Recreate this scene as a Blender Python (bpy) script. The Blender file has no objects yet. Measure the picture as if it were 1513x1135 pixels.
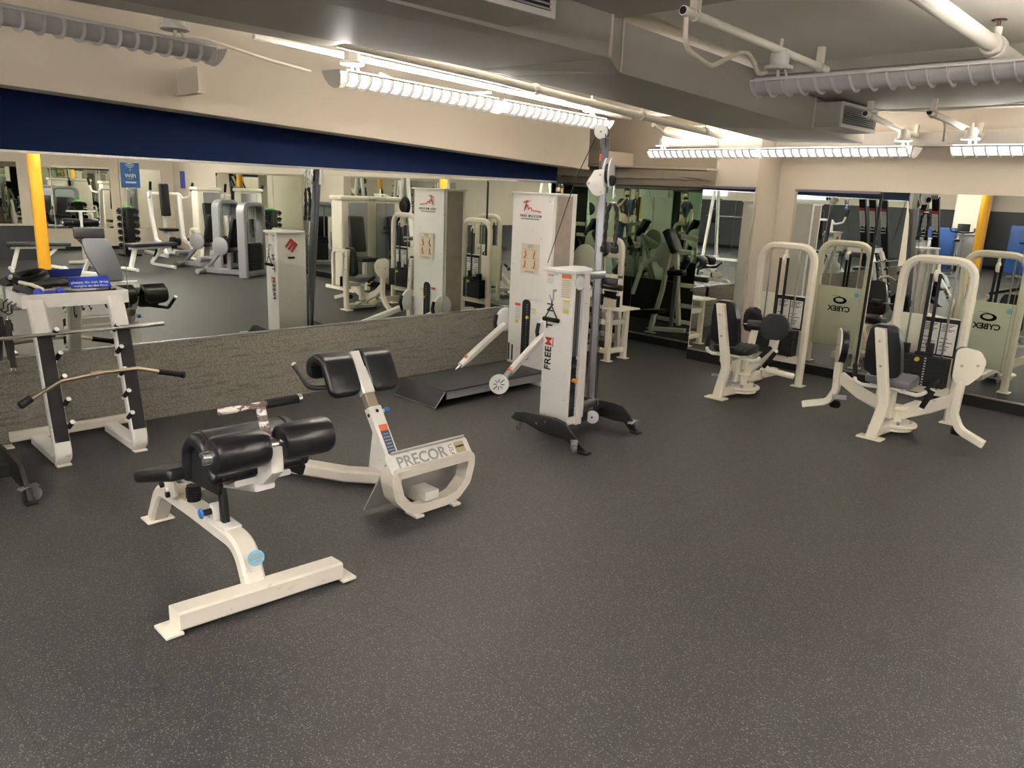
import bpy, bmesh, math, random
from mathutils import Matrix, Vector
from math import pi, sin, cos, radians, atan2
random.seed(7)
SC = bpy.context.scene
COL = SC.collection

# ------------------------------------------------------------------ materials
def mat(name, col, rough=.5, metal=0., noise=0., nscale=6., bump=0., bscale=60., spec=.5, coat=0., scuff=0., scol=(.12,.1,.09)):
    m = bpy.data.materials.new(name); m.use_nodes = True
    nt = m.node_tree; b = nt.nodes['Principled BSDF']
    b.inputs['Base Color'].default_value = (*col, 1); b.inputs['Roughness'].default_value = rough
    b.inputs['Metallic'].default_value = metal; b.inputs['Specular IOR Level'].default_value = spec
    if coat: b.inputs['Coat Weight'].default_value = coat; b.inputs['Coat Roughness'].default_value = .15
    if noise or bump or scuff:
        tc = nt.nodes.new('ShaderNodeTexCoord')
    last = None
    if noise:
        n = nt.nodes.new('ShaderNodeTexNoise'); n.inputs['Scale'].default_value = nscale; n.inputs['Detail'].default_value = 6
        nt.links.new(tc.outputs['Object'], n.inputs['Vector'])
        mx = nt.nodes.new('ShaderNodeMix'); mx.data_type = 'RGBA'
        mx.inputs[6].default_value = (*[max(0, c*(1-noise)) for c in col], 1); mx.inputs[7].default_value = (*[min(1, c*(1+noise)) for c in col], 1)
        nt.links.new(n.outputs['Fac'], mx.inputs[0]); last = mx.outputs[2]
    if scuff:
        n = nt.nodes.new('ShaderNodeTexNoise'); n.inputs['Scale'].default_value = 14; n.inputs['Detail'].default_value = 8; n.inputs['Roughness'].default_value = .7
        mp = nt.nodes.new('ShaderNodeMapping'); mp.inputs['Scale'].default_value = (1, 1, 3)
        nt.links.new(tc.outputs['Object'], mp.inputs['Vector']); nt.links.new(mp.outputs[0], n.inputs['Vector'])
        r = nt.nodes.new('ShaderNodeValToRGB'); r.color_ramp.elements[0].position = .66-scuff*.1; r.color_ramp.elements[1].position = .70-scuff*.1
        nt.links.new(n.outputs['Fac'], r.inputs[0])
        mx = nt.nodes.new('ShaderNodeMix'); mx.data_type = 'RGBA'; mx.inputs[7].default_value = (*scol, 1)
        if last: nt.links.new(last, mx.inputs[6])
        else: mx.inputs[6].default_value = (*col, 1)
        mu = nt.nodes.new('ShaderNodeMath'); mu.operation = 'MULTIPLY'; mu.inputs[1].default_value = min(1, .35+scuff*.5)
        nt.links.new(r.outputs[0], mu.inputs[0]); nt.links.new(mu.outputs[0], mx.inputs[0]); last = mx.outputs[2]
    if last: nt.links.new(last, b.inputs['Base Color'])
    if bump:
        n = nt.nodes.new('ShaderNodeTexNoise'); n.inputs['Scale'].default_value = bscale; n.inputs['Detail'].default_value = 3
        nt.links.new(tc.outputs['Object'], n.inputs['Vector'])
        bp = nt.nodes.new('ShaderNodeBump'); bp.inputs['Strength'].default_value = bump; bp.inputs['Distance'].default_value = .01
        nt.links.new(n.outputs['Fac'], bp.inputs['Height']); nt.links.new(bp.outputs[0], b.inputs['Normal'])
    return m
def emit(name, col, s):
    m = bpy.data.materials.new(name); m.use_nodes = True; nt = m.node_tree
    b = nt.nodes['Principled BSDF']; b.inputs['Base Color'].default_value = (.8, .8, .8, 1)
    b.inputs['Emission Color'].default_value = (*col, 1); b.inputs['Emission Strength'].default_value = s
    return m

WHITE = mat('white_enamel', (.86,.83,.80), .32, noise=.04, scuff=.25)
WHITEW = mat('worn_white_enamel', (.78,.72,.64), .36, noise=.06, scuff=.35, scol=(.35,.27,.20))
CREAM = mat('cream_enamel', (.80,.74,.62), .35, noise=.04, scuff=.2)
CHIPPED = mat('chipped_paint_steel', (.8,.76,.7), .4, scuff=2.0, scol=(.10,.06,.06))
VINYL = mat('black_vinyl', (.006,.006,.008), .30, spec=.4, bump=.12, bscale=40)
VINYLG = mat('grey_black_vinyl', (.03,.03,.034), .4, bump=.1, bscale=40)
GREYV = mat('worn_grey_vinyl', (.10,.10,.115), .38, bump=.1, bscale=30)
BLACK = mat('black_steel', (.006,.006,.007), .45, spec=.35)
PLASTIC = mat('black_plastic', (.008,.008,.009), .5, spec=.3)
FOAM = mat('black_foam_grip', (.007,.007,.007), .8, spec=.2, bump=.2, bscale=120)
CHROME = mat('chrome', (.72,.72,.72), .16, 1)
STEEL = mat('brushed_steel', (.42,.42,.44), .3, 1)
ALU = mat('grey_aluminium', (.24,.24,.27), .25, .95)
BRASSY = mat('worn_nickel_bar', (.50,.42,.32), .3, 1, noise=.15, nscale=30)
GREYM = mat('silver_grey_enamel', (.25,.25,.26), .35, .2, noise=.05)
GRIPT = mat('dark_grip_tape', (.016,.015,.016), .85, spec=.2, bump=.3, bscale=200)
LEXAN = mat('smoked_plastic_sleeve', (.28,.23,.17), .25)
DARKMAT = mat('dark_platform_rubber', (.02,.02,.021), .5, spec=.35, noise=.2, bump=.2, bscale=60)
WOOD = mat('weathered_side_laminate', (.36,.30,.25), .55, noise=.25, nscale=12)
PLATE = mat('pale_cream_plate', (.74,.74,.60), .4, noise=.03)
RED = mat('red_print', (.50,.03,.03), .5); INK = mat('black_print', (.008,.008,.008), .6, spec=.2)
GREYP = mat('grey_print', (.32,.32,.33), .5); ORANGE = mat('orange_print', (.75,.17,.05), .5)
PAPER = mat('label_paper', (.72,.66,.50), .6); PAPERW = mat('white_label', (.75,.73,.70), .5)
YELLOWP = mat('yellow_label', (.65,.50,.06), .5); LBLUE = mat('light_blue_sticker', (.22,.50,.68), .4, noise=.3, nscale=60)
DBLUE = mat('dark_blue_label', (.04,.06,.12), .5); WIFI = mat('wifi_sign_blue', (.006,.07,.23), .45)
SIGNB = mat('deep_blue_sign', (.01,.03,.30), .4); WPRINT = mat('white_print', (.85,.85,.85), .5)
YELK = mat('yellow_knob', (.85,.60,.03), .3); BLUEK = mat('blue_knob', (.02,.13,.40), .3)
YELLOW = mat('yellow_column_paint', (.62,.30,.012), .45, noise=.06, scuff=.1)
BLUEH = mat('blue_handle_plastic', (.02,.03,.35), .35); ROPE = mat('black_rope', (.02,.018,.018), .8)
WALL = mat('cream_wall_paint', (.62,.545,.455), .65, noise=.05, nscale=2.5, bump=.06, bscale=12, scuff=.02, scol=(.4,.33,.25))
WALLDIM = mat('far_wall_paint', (.53,.465,.385), .65, noise=.05, nscale=2.5, bump=.06, bscale=12)  # same cream paint; the far wall's dimmer light is put into this colour
WALLG = mat('beige_wall_paint', (.54,.47,.38), .65, noise=.05, nscale=3)
CEIL = mat('ceiling_paint', (.84,.79,.70), .75, noise=.06, nscale=2, bump=.08, bscale=10)
DUCT = mat('painted_duct_steel', (.37,.345,.30), .5, noise=.04)
BEAMM = mat('grey_beam_paint', (.40,.37,.33), .65, noise=.04)
NAVY = mat('navy_wall_paint', (.002,.0065,.027), .8, spec=.08, noise=.1, nscale=2)
WAINS = mat('dark_wainscot_paint', (.035,.035,.042), .6, noise=.08)
PIPE = mat('white_pipe_paint', (.74,.69,.60), .45, noise=.05)
CONE = mat('beige_conduit_paint', (.62,.56,.47), .5, noise=.05)
BASEB = mat('black_baseboard', (.004,.004,.004), .5, spec=.3)
TRIMM = mat('bright_metal_trim', (.62,.60,.62), .25, .9)
PLATEK = mat('black_iron_weight', (.007,.007,.008), .5, spec=.3)
SKIN = mat('skin', (.50,.30,.21), .5); SHIRT = mat('navy_tshirt', (.006,.012,.026), .85)
JEANS = mat('blue_jeans', (.015,.03,.065), .85); HAIR = mat('dark_hair', (.02,.015,.01), .6)
CARPETB = mat('blue_vinyl', (.012,.06,.22), .5); GREENH = mat('green_vinyl', (.1,.45,.08), .5)
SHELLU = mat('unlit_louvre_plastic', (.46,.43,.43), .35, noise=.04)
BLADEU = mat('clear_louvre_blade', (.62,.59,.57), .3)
BLADEL = mat('lit_louvre_blade', (.30,.27,.24), .5)  # same blades, colour darkened so they show against the glowing diffuser
CAPM = mat('fixture_end_plate', (.55,.52,.48), .5)
LAMP = emit('lit_fluorescent_diffuser', (1.0,.965,.91), 2.6)
TUBE = emit('fluorescent_tube', (1.0,.965,.91), 200)
LAMPC = emit('far_bank_diffuser', (1.0,.965,.91), 1.0)
TUBEC = emit('far_bank_tube', (1.0,.965,.91), 26)
LAMPFILL = emit('bright_bank_diffuser', (1.0,.975,.93), 25)  # stronger emission for the added fill lights out of view
TUBEFILL = emit('bright_bank_tube', (1.0,.975,.93), 190)
SCREEN = emit('daylit_window', (.55,.80,1.0), 2.2)

def mirror_mat(name, tint):
    m = bpy.data.materials.new(name); m.use_nodes = True; b = m.node_tree.nodes['Principled BSDF']
    b.inputs['Base Color'].default_value = (*tint, 1); b.inputs['Metallic'].default_value = 1; b.inputs['Roughness'].default_value = 0.0
    return m
MIR = mirror_mat('mirror_glass', (.86,.89,.84)); MIRG = mirror_mat('green_mirror_glass', (.80,.87,.80))

def carpet_mat():
    m = bpy.data.materials.new('grey_brown_carpet_wainscot'); m.use_nodes = True; nt = m.node_tree; b = nt.nodes['Principled BSDF']
    b.inputs['Roughness'].default_value = .95; b.inputs['Specular IOR Level'].default_value = .1
    tc = nt.nodes.new('ShaderNodeTexCoord')
    n = nt.nodes.new('ShaderNodeTexNoise'); n.inputs['Scale'].default_value = 85; n.inputs['Detail'].default_value = 4
    n2 = nt.nodes.new('ShaderNodeTexNoise'); n2.inputs['Scale'].default_value = 3; n2.inputs['Detail'].default_value = 3
    mp = nt.nodes.new('ShaderNodeMapping'); mp.inputs['Scale'].default_value = (1, 2.0, 26)
    n3 = nt.nodes.new('ShaderNodeTexNoise'); n3.inputs['Scale'].default_value = 2; n3.inputs['Detail'].default_value = 4
    nt.links.new(tc.outputs['Object'], n.inputs['Vector']); nt.links.new(tc.outputs['Object'], n2.inputs['Vector'])
    nt.links.new(tc.outputs['Object'], mp.inputs['Vector']); nt.links.new(mp.outputs[0], n3.inputs['Vector'])
    r = nt.nodes.new('ShaderNodeValToRGB'); r.color_ramp.elements[0].position = .28; r.color_ramp.elements[1].position = .78
    r.color_ramp.elements[0].color = (.10,.092,.078,1); r.color_ramp.elements[1].color = (.25,.23,.195,1)
    nt.links.new(n.outputs['Fac'], r.inputs[0])
    r3 = nt.nodes.new('ShaderNodeValToRGB'); r3.color_ramp.elements[0].position = .38; r3.color_ramp.elements[1].position = .44
    r3.color_ramp.elements[0].color = (.55,.55,.55,1)
    nt.links.new(n3.outputs['Fac'], r3.inputs[0])
    mx = nt.nodes.new('ShaderNodeMix'); mx.data_type = 'RGBA'; mx.blend_type = 'MULTIPLY'; mx.inputs[0].default_value = .55
    nt.links.new(r.outputs[0], mx.inputs[6]); nt.links.new(r3.outputs[0], mx.inputs[7])
    nt.links.new(mx.outputs[2], b.inputs['Base Color'])
    bp = nt.nodes.new('ShaderNodeBump'); bp.inputs['Strength'].default_value = .5; bp.inputs['Distance'].default_value = .006
    nt.links.new(n.outputs['Fac'], bp.inputs['Height']); nt.links.new(bp.outputs[0], b.inputs['Normal'])
    return m
CARPET = carpet_mat()

def floor_mat():
    m = bpy.data.materials.new('speckled_rubber_floor'); m.use_nodes = True; nt = m.node_tree; b = nt.nodes['Principled BSDF']
    L = nt.links.new
    tc = nt.nodes.new('ShaderNodeTexCoord')
    v = nt.nodes.new('ShaderNodeTexVoronoi'); v.inputs['Scale'].default_value = 190; L(tc.outputs['Object'], v.inputs['Vector'])
    # random per-cell value picks which chips are pale
    sp = nt.nodes.new('ShaderNodeSeparateColor'); L(v.outputs['Color'], sp.inputs[0])
    r = nt.nodes.new('ShaderNodeValToRGB'); r.color_ramp.interpolation = 'LINEAR'
    e = r.color_ramp.elements; e[0].position = .62; e[0].color = (0,0,0,1); e[1].position = .97; e[1].color = (1,1,1,1)
    L(sp.outputs[0], r.inputs[0])
    r2 = nt.nodes.new('ShaderNodeValToRGB'); e = r2.color_ramp.elements; e[0].position = .30; e[0].color = (1,1,1,1); e[1].position = .52; e[1].color = (0,0,0,1)
    L(v.outputs['Distance'], r2.inputs[0])
    mu = nt.nodes.new('ShaderNodeMath'); mu.operation = 'MULTIPLY'; L(r.outputs[0], mu.inputs[0]); L(r2.outputs[0], mu.inputs[1])
    n2 = nt.nodes.new('ShaderNodeTexNoise'); n2.inputs['Scale'].default_value = 1.1; n2.inputs['Detail'].default_value = 7; n2.inputs['Roughness'].default_value = .6
    L(tc.outputs['Object'], n2.inputs['Vector'])
    base = nt.nodes.new('ShaderNodeMix'); base.data_type = 'RGBA'; base.inputs[6].default_value = (.0165,.0162,.0162,1); base.inputs[7].default_value = (.032,.0312,.0312,1)
    L(n2.outputs['Fac'], base.inputs[0])
    mx = nt.nodes.new('ShaderNodeMix'); mx.data_type = 'RGBA'; mx.inputs[7].default_value = (.16,.147,.128,1)
    L(mu.outputs[0], mx.inputs[0]); L(base.outputs[2], mx.inputs[6])
    # tile seams
    sx = nt.nodes.new('ShaderNodeSeparateXYZ'); L(tc.outputs['Object'], sx.inputs[0])
    def seam(out, off, per):
        a = nt.nodes.new('ShaderNodeMath'); a.operation = 'ADD'; a.inputs[1].default_value = off; L(out, a.inputs[0])
        p = nt.nodes.new('ShaderNodeMath'); p.operation = 'PINGPONG'; p.inputs[1].default_value = per/2; L(a.outputs[0], p.inputs[0])
        c = nt.nodes.new('ShaderNodeMath'); c.operation = 'LESS_THAN'; c.inputs[1].default_value = .0022; L(p.outputs[0], c.inputs[0]); return c.outputs[0]
    s1 = seam(sx.outputs['X'], 3.95, 1.83); s2 = seam(sx.outputs['Y'], -1.62+1.22*6, 1.22)
    ad = nt.nodes.new('ShaderNodeMath'); ad.operation = 'MAXIMUM'; L(s1, ad.inputs[0]); L(s2, ad.inputs[1])
    fa = nt.nodes.new('ShaderNodeMath'); fa.operation = 'MULTIPLY'; fa.inputs[1].default_value = .6; L(ad.outputs[0], fa.inputs[0])
    m2 = nt.nodes.new('ShaderNodeMix'); m2.data_type = 'RGBA'; m2.inputs[7].default_value = (.006,.006,.006,1)
    L(fa.outputs[0], m2.inputs[0]); L(mx.outputs[2], m2.inputs[6]); L(m2.outputs[2], b.inputs['Base Color'])
    b.inputs['Roughness'].default_value = .52; b.inputs['Specular IOR Level'].default_value = .38
    n = nt.nodes.new('ShaderNodeTexNoise'); n.inputs['Scale'].default_value = 160; L(tc.outputs['Object'], n.inputs['Vector'])
    bp = nt.nodes.new('ShaderNodeBump'); bp.inputs['Strength'].default_value = .5; bp.inputs['Distance'].default_value = .004
    L(n.outputs['Fac'], bp.inputs['Height']); L(bp.outputs[0], b.inputs['Normal'])
    return m
FLOOR = floor_mat()

# ------------------------------------------------------------------ mesh builder
def V(*a): return Vector(a[0]) if len(a) == 1 else Vector(a)
class MB:
    def __init__(s, off=(0,0,0)): s.b = bmesh.new(); s.off = Vector(off); s.mi = 0
    def _fin(s, vs, M=None):
        fs = set()
        for v in vs:
            if M is not None: v.co = M @ v.co
            for f in v.link_faces: fs.add(f)
        for f in fs: f.material_index = s.mi
        return s
    def box(s, c, d, rot=None, bev=0, seg=2):
        r = bmesh.ops.create_cube(s.b, size=1); vs = r['verts']
        for v in vs: v.co = Vector((v.co.x*d[0], v.co.y*d[1], v.co.z*d[2]))
        if bev:
            es = list({e for v in vs for e in v.link_edges})
            r = bmesh.ops.bevel(s.b, geom=es, offset=min(bev, min(d)*.49), segments=seg, profile=.5, affect='EDGES'); 
            vs = list({v for f in r['faces'] for v in f.verts} | {v for v in vs if v.is_valid})
        M = Matrix.Translation(Vector(c))
        if rot is not None:
            M = M @ (rot.to_4x4() if isinstance(rot, Matrix) else eul(rot))
        return s._fin(vs, M)
    def ring_sweep(s, rings, closed=False, caps=True):
        vr = [[s.b.verts.new(p) for p in r] for r in rings]; n = len(rings[0]); fs = []
        R = len(vr)
        for i in range(R if closed else R-1):
            a, b = vr[i], vr[(i+1) % R]
            for j in range(n):
                fs.append(s.b.faces.new((a[j], a[(j+1) % n], b[(j+1) % n], b[j])))
        if caps and not closed:
            fs.append(s.b.faces.new(list(reversed(vr[0])))); fs.append(s.b.faces.new(vr[-1]))
        for f in fs: f.material_index = s.mi
        return s
    def tube(s, pts, r, n=12, fil=0, rad=None, closed=False):
        pts = fillet(pts, fil, closed=closed) if fil else [Vector(p) for p in pts]
        T = tangents(pts, closed); up = Vector((0,0,1)) if abs(T[0].z) < .9 else Vector((1,0,0))
        nrm = (up - T[0]*up.dot(T[0])).normalized(); rings = []
        for i, p in enumerate(pts):
            nrm = (nrm - T[i]*nrm.dot(T[i])).normalized(); bn = T[i].cross(nrm)
            rr = rad[i] if rad else r
            rings.append([p + (nrm*cos(2*pi*k/n) + bn*sin(2*pi*k/n))*rr for k in range(n)])
        return s.ring_sweep(rings, closed)
    def rtube(s, pts, w, h, side, fil=0, bev=.006, closed=False):
        """rectangular tube: w along `side`, h in the bending plane"""
        side = Vector(side).normalized(); pts = fillet(pts, fil) if fil else [Vector(p) for p in pts]
        T = tangents(pts, closed, miter=True); rings = []
        for i, p in enumerate(pts):
            t, sc = T[i]; hn = side.cross(t).normalized()
            a, b2 = w/2, h/2; e = min(bev, a*.9, b2*.9)
            prof = [(-a, -b2+e), (-a+e, -b2), (a-e, -b2), (a, -b2+e), (a, b2-e), (a-e, b2), (-a+e, b2), (-a, b2-e)]
            rings.append([p + side*x + hn*y*sc for x, y in prof])
        return s.ring_sweep(rings, closed)
    def prism(s, poly, o, ax, ay, th, bev=0, seg=2):
        """poly of (u,v) in the plane o+u*ax+v*ay, thickness th along ax x ay centred"""
        ax = Vector(ax).normalized(); ay = Vector(ay).normalized(); nz = ax.cross(ay); o = Vector(o)
        lo = [s.b.verts.new(o+ax*u+ay*v-nz*th/2) for u, v in poly]; hi = [s.b.verts.new(o+ax*u+ay*v+nz*th/2) for u, v in poly]
        n = len(poly); area = sum(poly[i][0]*poly[(i+1)%n][1]-poly[(i+1)%n][0]*poly[i][1] for i in range(n))
        fs = []
        if area > 0: fs += [s.b.faces.new(hi), s.b.faces.new(list(reversed(lo)))]
        else: fs += [s.b.faces.new(list(reversed(hi))), s.b.faces.new(lo)]
        for i in range(n):
            j = (i+1) % n
            fs.append(s.b.faces.new((lo[i], lo[j], hi[j], hi[i]) if area > 0 else (lo[j], lo[i], hi[i], hi[j])))
        for f in fs: f.material_index = s.mi
        if bev:
            es = list(set(list(fs[0].edges)+list(fs[1].edges)))
            r = bmesh.ops.bevel(s.b, geom=es, offset=bev, segments=seg, profile=.5, affect='EDGES')
            for f in r['faces']: f.material_index = s.mi
        return s
    def bent_pad(s, path, width, thick, side, r=.05, fil=.06, n=10):
        side = Vector(side).normalized(); P = fillet(path, fil, 8) if fil else [Vector(p) for p in path]
        Q = []
        for a, b in zip(P[:-1], P[1:]):
            k = max(1, int((b-a).length/.008)); Q += [a+(b-a)*i/k for i in range(k)]
        Q.append(P[-1]); T = tangents(Q); L = [0]
        for a, b in zip(Q[:-1], Q[1:]): L.append(L[-1]+(b-a).length)
        rings = []
        for i, p in enumerate(Q):
            d = min(L[i], L[-1]-L[i])+.0015
            w = width-2*r+2*r*(math.sqrt(max(0, 1-((r-d)/r)**2)) if d < r else 1)
            q = thick*.5; t = thick*(.12+.88*(math.sqrt(max(0, 1-((q-d)/q)**2)) if d < q else 1))
            hn = side.cross(T[i]).normalized(); e = min(t*.48, .022); 
            prof = []
            for sx, sy, a0 in ((1,1,0), (-1,1,pi/2), (-1,-1,pi), (1,-1,3*pi/2)):
                for k in range(5):
                    a = a0+k/4*pi/2; prof.append((sx*(w/2-e)+e*cos(a), sy*(t/2-e)+e*sin(a)))
            rings.append([p+side*x+hn*y for x, y in prof])
        return s.ring_sweep(rings)
    def cyl(s, a, b, r, n=20, r2=None, bev=0):
        a = Vector(a); b = Vector(b); t = (b-a).normalized(); up = Vector((0,0,1)) if abs(t.z) < .9 else Vector((1,0,0))
        x = (up-t*up.dot(t)).normalized(); y = t.cross(x); r2 = r if r2 is None else r2
        prof = [(0, r), (1, r2)]
        L = (b-a).length
        if bev: prof = [(0, r-bev), (bev/L*.3, r-bev*.3), (bev/L, r), (1-bev/L, r2), (1-bev/L*.3, r2-bev*.3), (1, r2-bev)]
        return s.ring_sweep([[a+(b-a)*f+(x*cos(2*pi*k/n)+y*sin(2*pi*k/n))*q for k in range(n)] for f, q in prof])
    def ball(s, c, r, n=12, sc=(1,1,1)):
        rr = bmesh.ops.create_uvsphere(s.b, u_segments=n, v_segments=max(6, n//2+2), radius=r)
        return s._fin(rr['verts'], Matrix.Translation(Vector(c)) @ Matrix.Diagonal((*sc, 1)))
    def text(s, t, size, c, right, up, bold=0, th=.0012, align='CENTER'):
        vs, fs = text_geo(t, bold, align); right = Vector(right).normalized(); up = Vector(up).normalized(); nz = right.cross(up); c = Vector(c)
        a = [s.b.verts.new(c + right*(p[0]*size) + up*(p[1]*size) + nz*(p[2]*th)) for p in vs]
        for f in fs:
            try:
                g = s.b.faces.new([a[i] for i in f]); g.material_index = s.mi
            except ValueError: pass
        return s
    def mesh(s, name, mats, smooth=True, ang=38):
        me = bpy.data.meshes.new(name)
        if s.off.length: bmesh.ops.translate(s.b, verts=s.b.verts, vec=-s.off)
        bmesh.ops.recalc_face_normals(s.b, faces=s.b.faces) if False else None
        s.b.to_mesh(me); s.b.free()
        for m in (mats if isinstance(mats, (list, tuple)) else [mats]): me.materials.append(m)
        if smooth:
            me.shade_smooth(); me.set_sharp_from_angle(angle=radians(ang))
        return me
_tc = {}
def text_geo(t, bold, align):
    k = (t, bold, align)
    if k not in _tc:
        cu = bpy.data.curves.new('lettering_curve', 'FONT'); cu.body = t; cu.extrude = 1; cu.offset = bold; cu.align_x = align; cu.align_y = 'CENTER'; cu.resolution_u = 3
        ob = bpy.data.objects.new('lettering_temp', cu); me = ob.to_mesh()
        _tc[k] = ([tuple(v.co) for v in me.vertices], [tuple(p.vertices) for p in me.polygons])
        ob.to_mesh_clear(); bpy.data.objects.remove(ob); bpy.data.curves.remove(cu)
    return _tc[k]
def eul(r): return Matrix.Rotation(r[2], 4, 'Z') @ Matrix.Rotation(r[1], 4, 'Y') @ Matrix.Rotation(r[0], 4, 'X')
def fillet(pts, r, n=6, closed=False):
    P = [Vector(p) for p in pts]; out = []
    for i, p in enumerate(P):
        if not closed and (i == 0 or i == len(P)-1): out.append(p); continue
        a, b = P[i-1], P[(i+1) % len(P)]; u = (a-p); v = (b-p); lu, lv = u.length, v.length
        u.normalize(); v.normalize(); ang = u.angle(v)
        if ang > 3.05: out.append(p); continue
        d = min(r/math.tan(ang/2), lu*.48, lv*.48); A = p+u*d; B = p+v*d
        for k in range(n+1):
            t = k/n; out.append(A*(1-t)**2 + p*2*t*(1-t) + B*t*t)
    return out
def tangents(P, closed=False, miter=False):
    T = []
    for i in range(len(P)):
        a = P[i-1] if (i > 0 or closed) else P[i]; b = P[(i+1) % len(P)] if (i < len(P)-1 or closed) else P[i]
        t = (b-a)
        if i > 0 and i < len(P)-1 or closed:
            u = (P[i]-P[i-1]).normalized(); v = (P[(i+1) % len(P)]-P[i]).normalized(); t = (u+v)
            sc = 1/max(.4, cos(u.angle(v)/2)) if miter else 1
        else: sc = 1
        t.normalize(); T.append((t, sc) if miter else t)
    return T
def rrect(w, h, r, n=5, cx=0, cy=0):
    out = []
    for sx, sy, a0 in ((1,1,0), (-1,1,pi/2), (-1,-1,pi), (1,-1,3*pi/2)):
        for k in range(n+1):
            a = a0+k/n*pi/2; out.append((cx+sx*(w/2-r)+r*cos(a), cy+sy*(h/2-r)+r*sin(a)))
    return out
def circ(r, n=24, cx=0, cy=0, sx=1, sy=1): return [(cx+r*sx*cos(2*pi*k/n), cy+r*sy*sin(2*pi*k/n)) for k in range(n)]

# ------------------------------------------------------------------ objects
def link(name, data, parent=None):
    o = bpy.data.objects.new(name, data); COL.objects.link(o)
    if parent is not None: o.parent = parent
    return o
class Thing:
    def __init__(s, name, label, cat, loc=(0,0,0), group=None, world=True):
        s.e = link(name, None); s.e.location = loc; s.e.empty_display_size = .1; s.loc = Vector(loc) if world else Vector((0,0,0))
        s.e['label'] = label; s.e['category'] = cat
        if group: s.e['group'] = group
    def mb(s): return MB(s.loc)
    def part(s, name, mb, mats, parent=None, label=None, smooth=True, ang=38, stuff=False):
        o = link(name, mb.mesh(name, mats, smooth, ang), parent or s.e)
        if label: o['label'] = label
        if stuff: o['kind'] = 'stuff'
        return o
def single(name, mb, mats, label, cat, group=None, smooth=True, kind=None, base=None):
    o = link(name, mb.mesh(name, mats, smooth)); 
    if label: o['label'] = label
    if cat: o['category'] = cat
    if group: o['group'] = group
    if kind: o['kind'] = kind
    return o
def struct(name, mb, mats, smooth=False, label=None):
    o = link(name, mb.mesh(name, mats, smooth)); o['kind'] = 'structure'
    if label: o['label'] = label
    return o
def kids(o): return [c for c in bpy.data.objects if c.parent == o]
def copy_thing(root, loc, rz=None, label=None, group=None):
    r = root.copy(); COL.objects.link(r); r.location = loc
    if rz is not None: r.rotation_euler = (0, 0, rz)
    if label: r['label'] = label
    if group: r['group'] = group
    for ch in kids(root):
        c = ch.copy(); COL.objects.link(c); c.parent = r
        for g in kids(ch):
            d = g.copy(); COL.objects.link(d); d.parent = c
    return r
def bx(mb, x0, x1, y0, y1, z0, z1, bev=0): return mb.box(((x0+x1)/2, (y0+y1)/2, (z0+z1)/2), (x1-x0, y1-y0, z1-z0), None, bev)
# ================================================================== THE ROOM
XL = -5.25; YB = 7.15; YC = 7.20
# floor
m = MB(); bx(m, -10.2, 8.4, -10.8, 7.6, -.05, 0); struct('floor', m, FLOOR)
m = MB(); bx(m, -10.2, 8.4, -10.8, 7.6, 2.56, 2.68); struct('ceiling', m, CEIL)
# left wall: carpet wainscot, wall body, navy band, overhanging sloping concrete face
m = MB(); bx(m, XL-.18, XL-.004, -1.5, 5.75, 0, 2.58); struct('wall_left', m, WALLG)
m = MB(); bx(m, XL-.004, XL+.012, -1.5, 5.75, 0, .515); struct('baseboard_left', m, CARPET, label='grey brown carpet wainscot below the long wall mirrors')
m = MB(); bx(m, XL-.002, XL+.016, -1.5, 5.75, .515, .527); struct('trim_1', m, TRIMM)
m = MB(); bx(m, XL-.002, XL+.014, -1.5, 5.75, 1.695, 1.709); struct('trim_2', m, TRIMM)
m = MB(); bx(m, XL-.002, XL+.012, -1.5, 5.75, 1.709, 2.2); struct('trim_3', m, NAVY, label='navy blue painted band above the long wall mirrors')
m = MB()
y0, z0, y1, z1 = -1.5, 2.165, 5.98, 1.838
m.prism([(y0, z0), (y1, z1), (y1, 2.6), (y0, 2.6)], (-5.15, 0, 0), (0,1,0), (0,0,1), .20)
m.prism([(y0, z0-.012), (y1, z1-.012), (y1, z1+.012), (y0, z0+.012)], (-5.14, 0, 0), (0,1,0), (0,0,1), .22)
struct('wall_upper', m, WALL, label='cream concrete face sloping down above the navy band')
ys = [-.87, .43, 1.73, 3.03, 4.35, 5.75]
ml = ['long wall mirror with the blue wireless sign on its near edge', 'long wall mirror behind the middle of the back extension bench', 'long wall mirror ending behind the cable lift station']
for i in range(5):
    m = MB(); bx(m, XL-.002, XL+.006, ys[i]+.0015, ys[i+1]-.0015, .527, 1.695, .0008)
    lab = ['wall mirror on the left wall beyond the left edge of the photo', 'left wall mirror directly behind the accessory rack', 'left wall mirror with the blue wireless sign at its near edge', 'left wall mirror reflecting the back of the mobile cable tower\'s neighbours, third from the alcove', 'left wall mirror behind the red logo cable lift station, nearest the alcove'][i]
    if i == 3: lab = 'left wall mirror panel between the sign panel and the lift station panel'
    single('wall_mirror', m, MIR, lab, 'mirror', 'mirror panels along the left wall', smooth=False)
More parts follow.
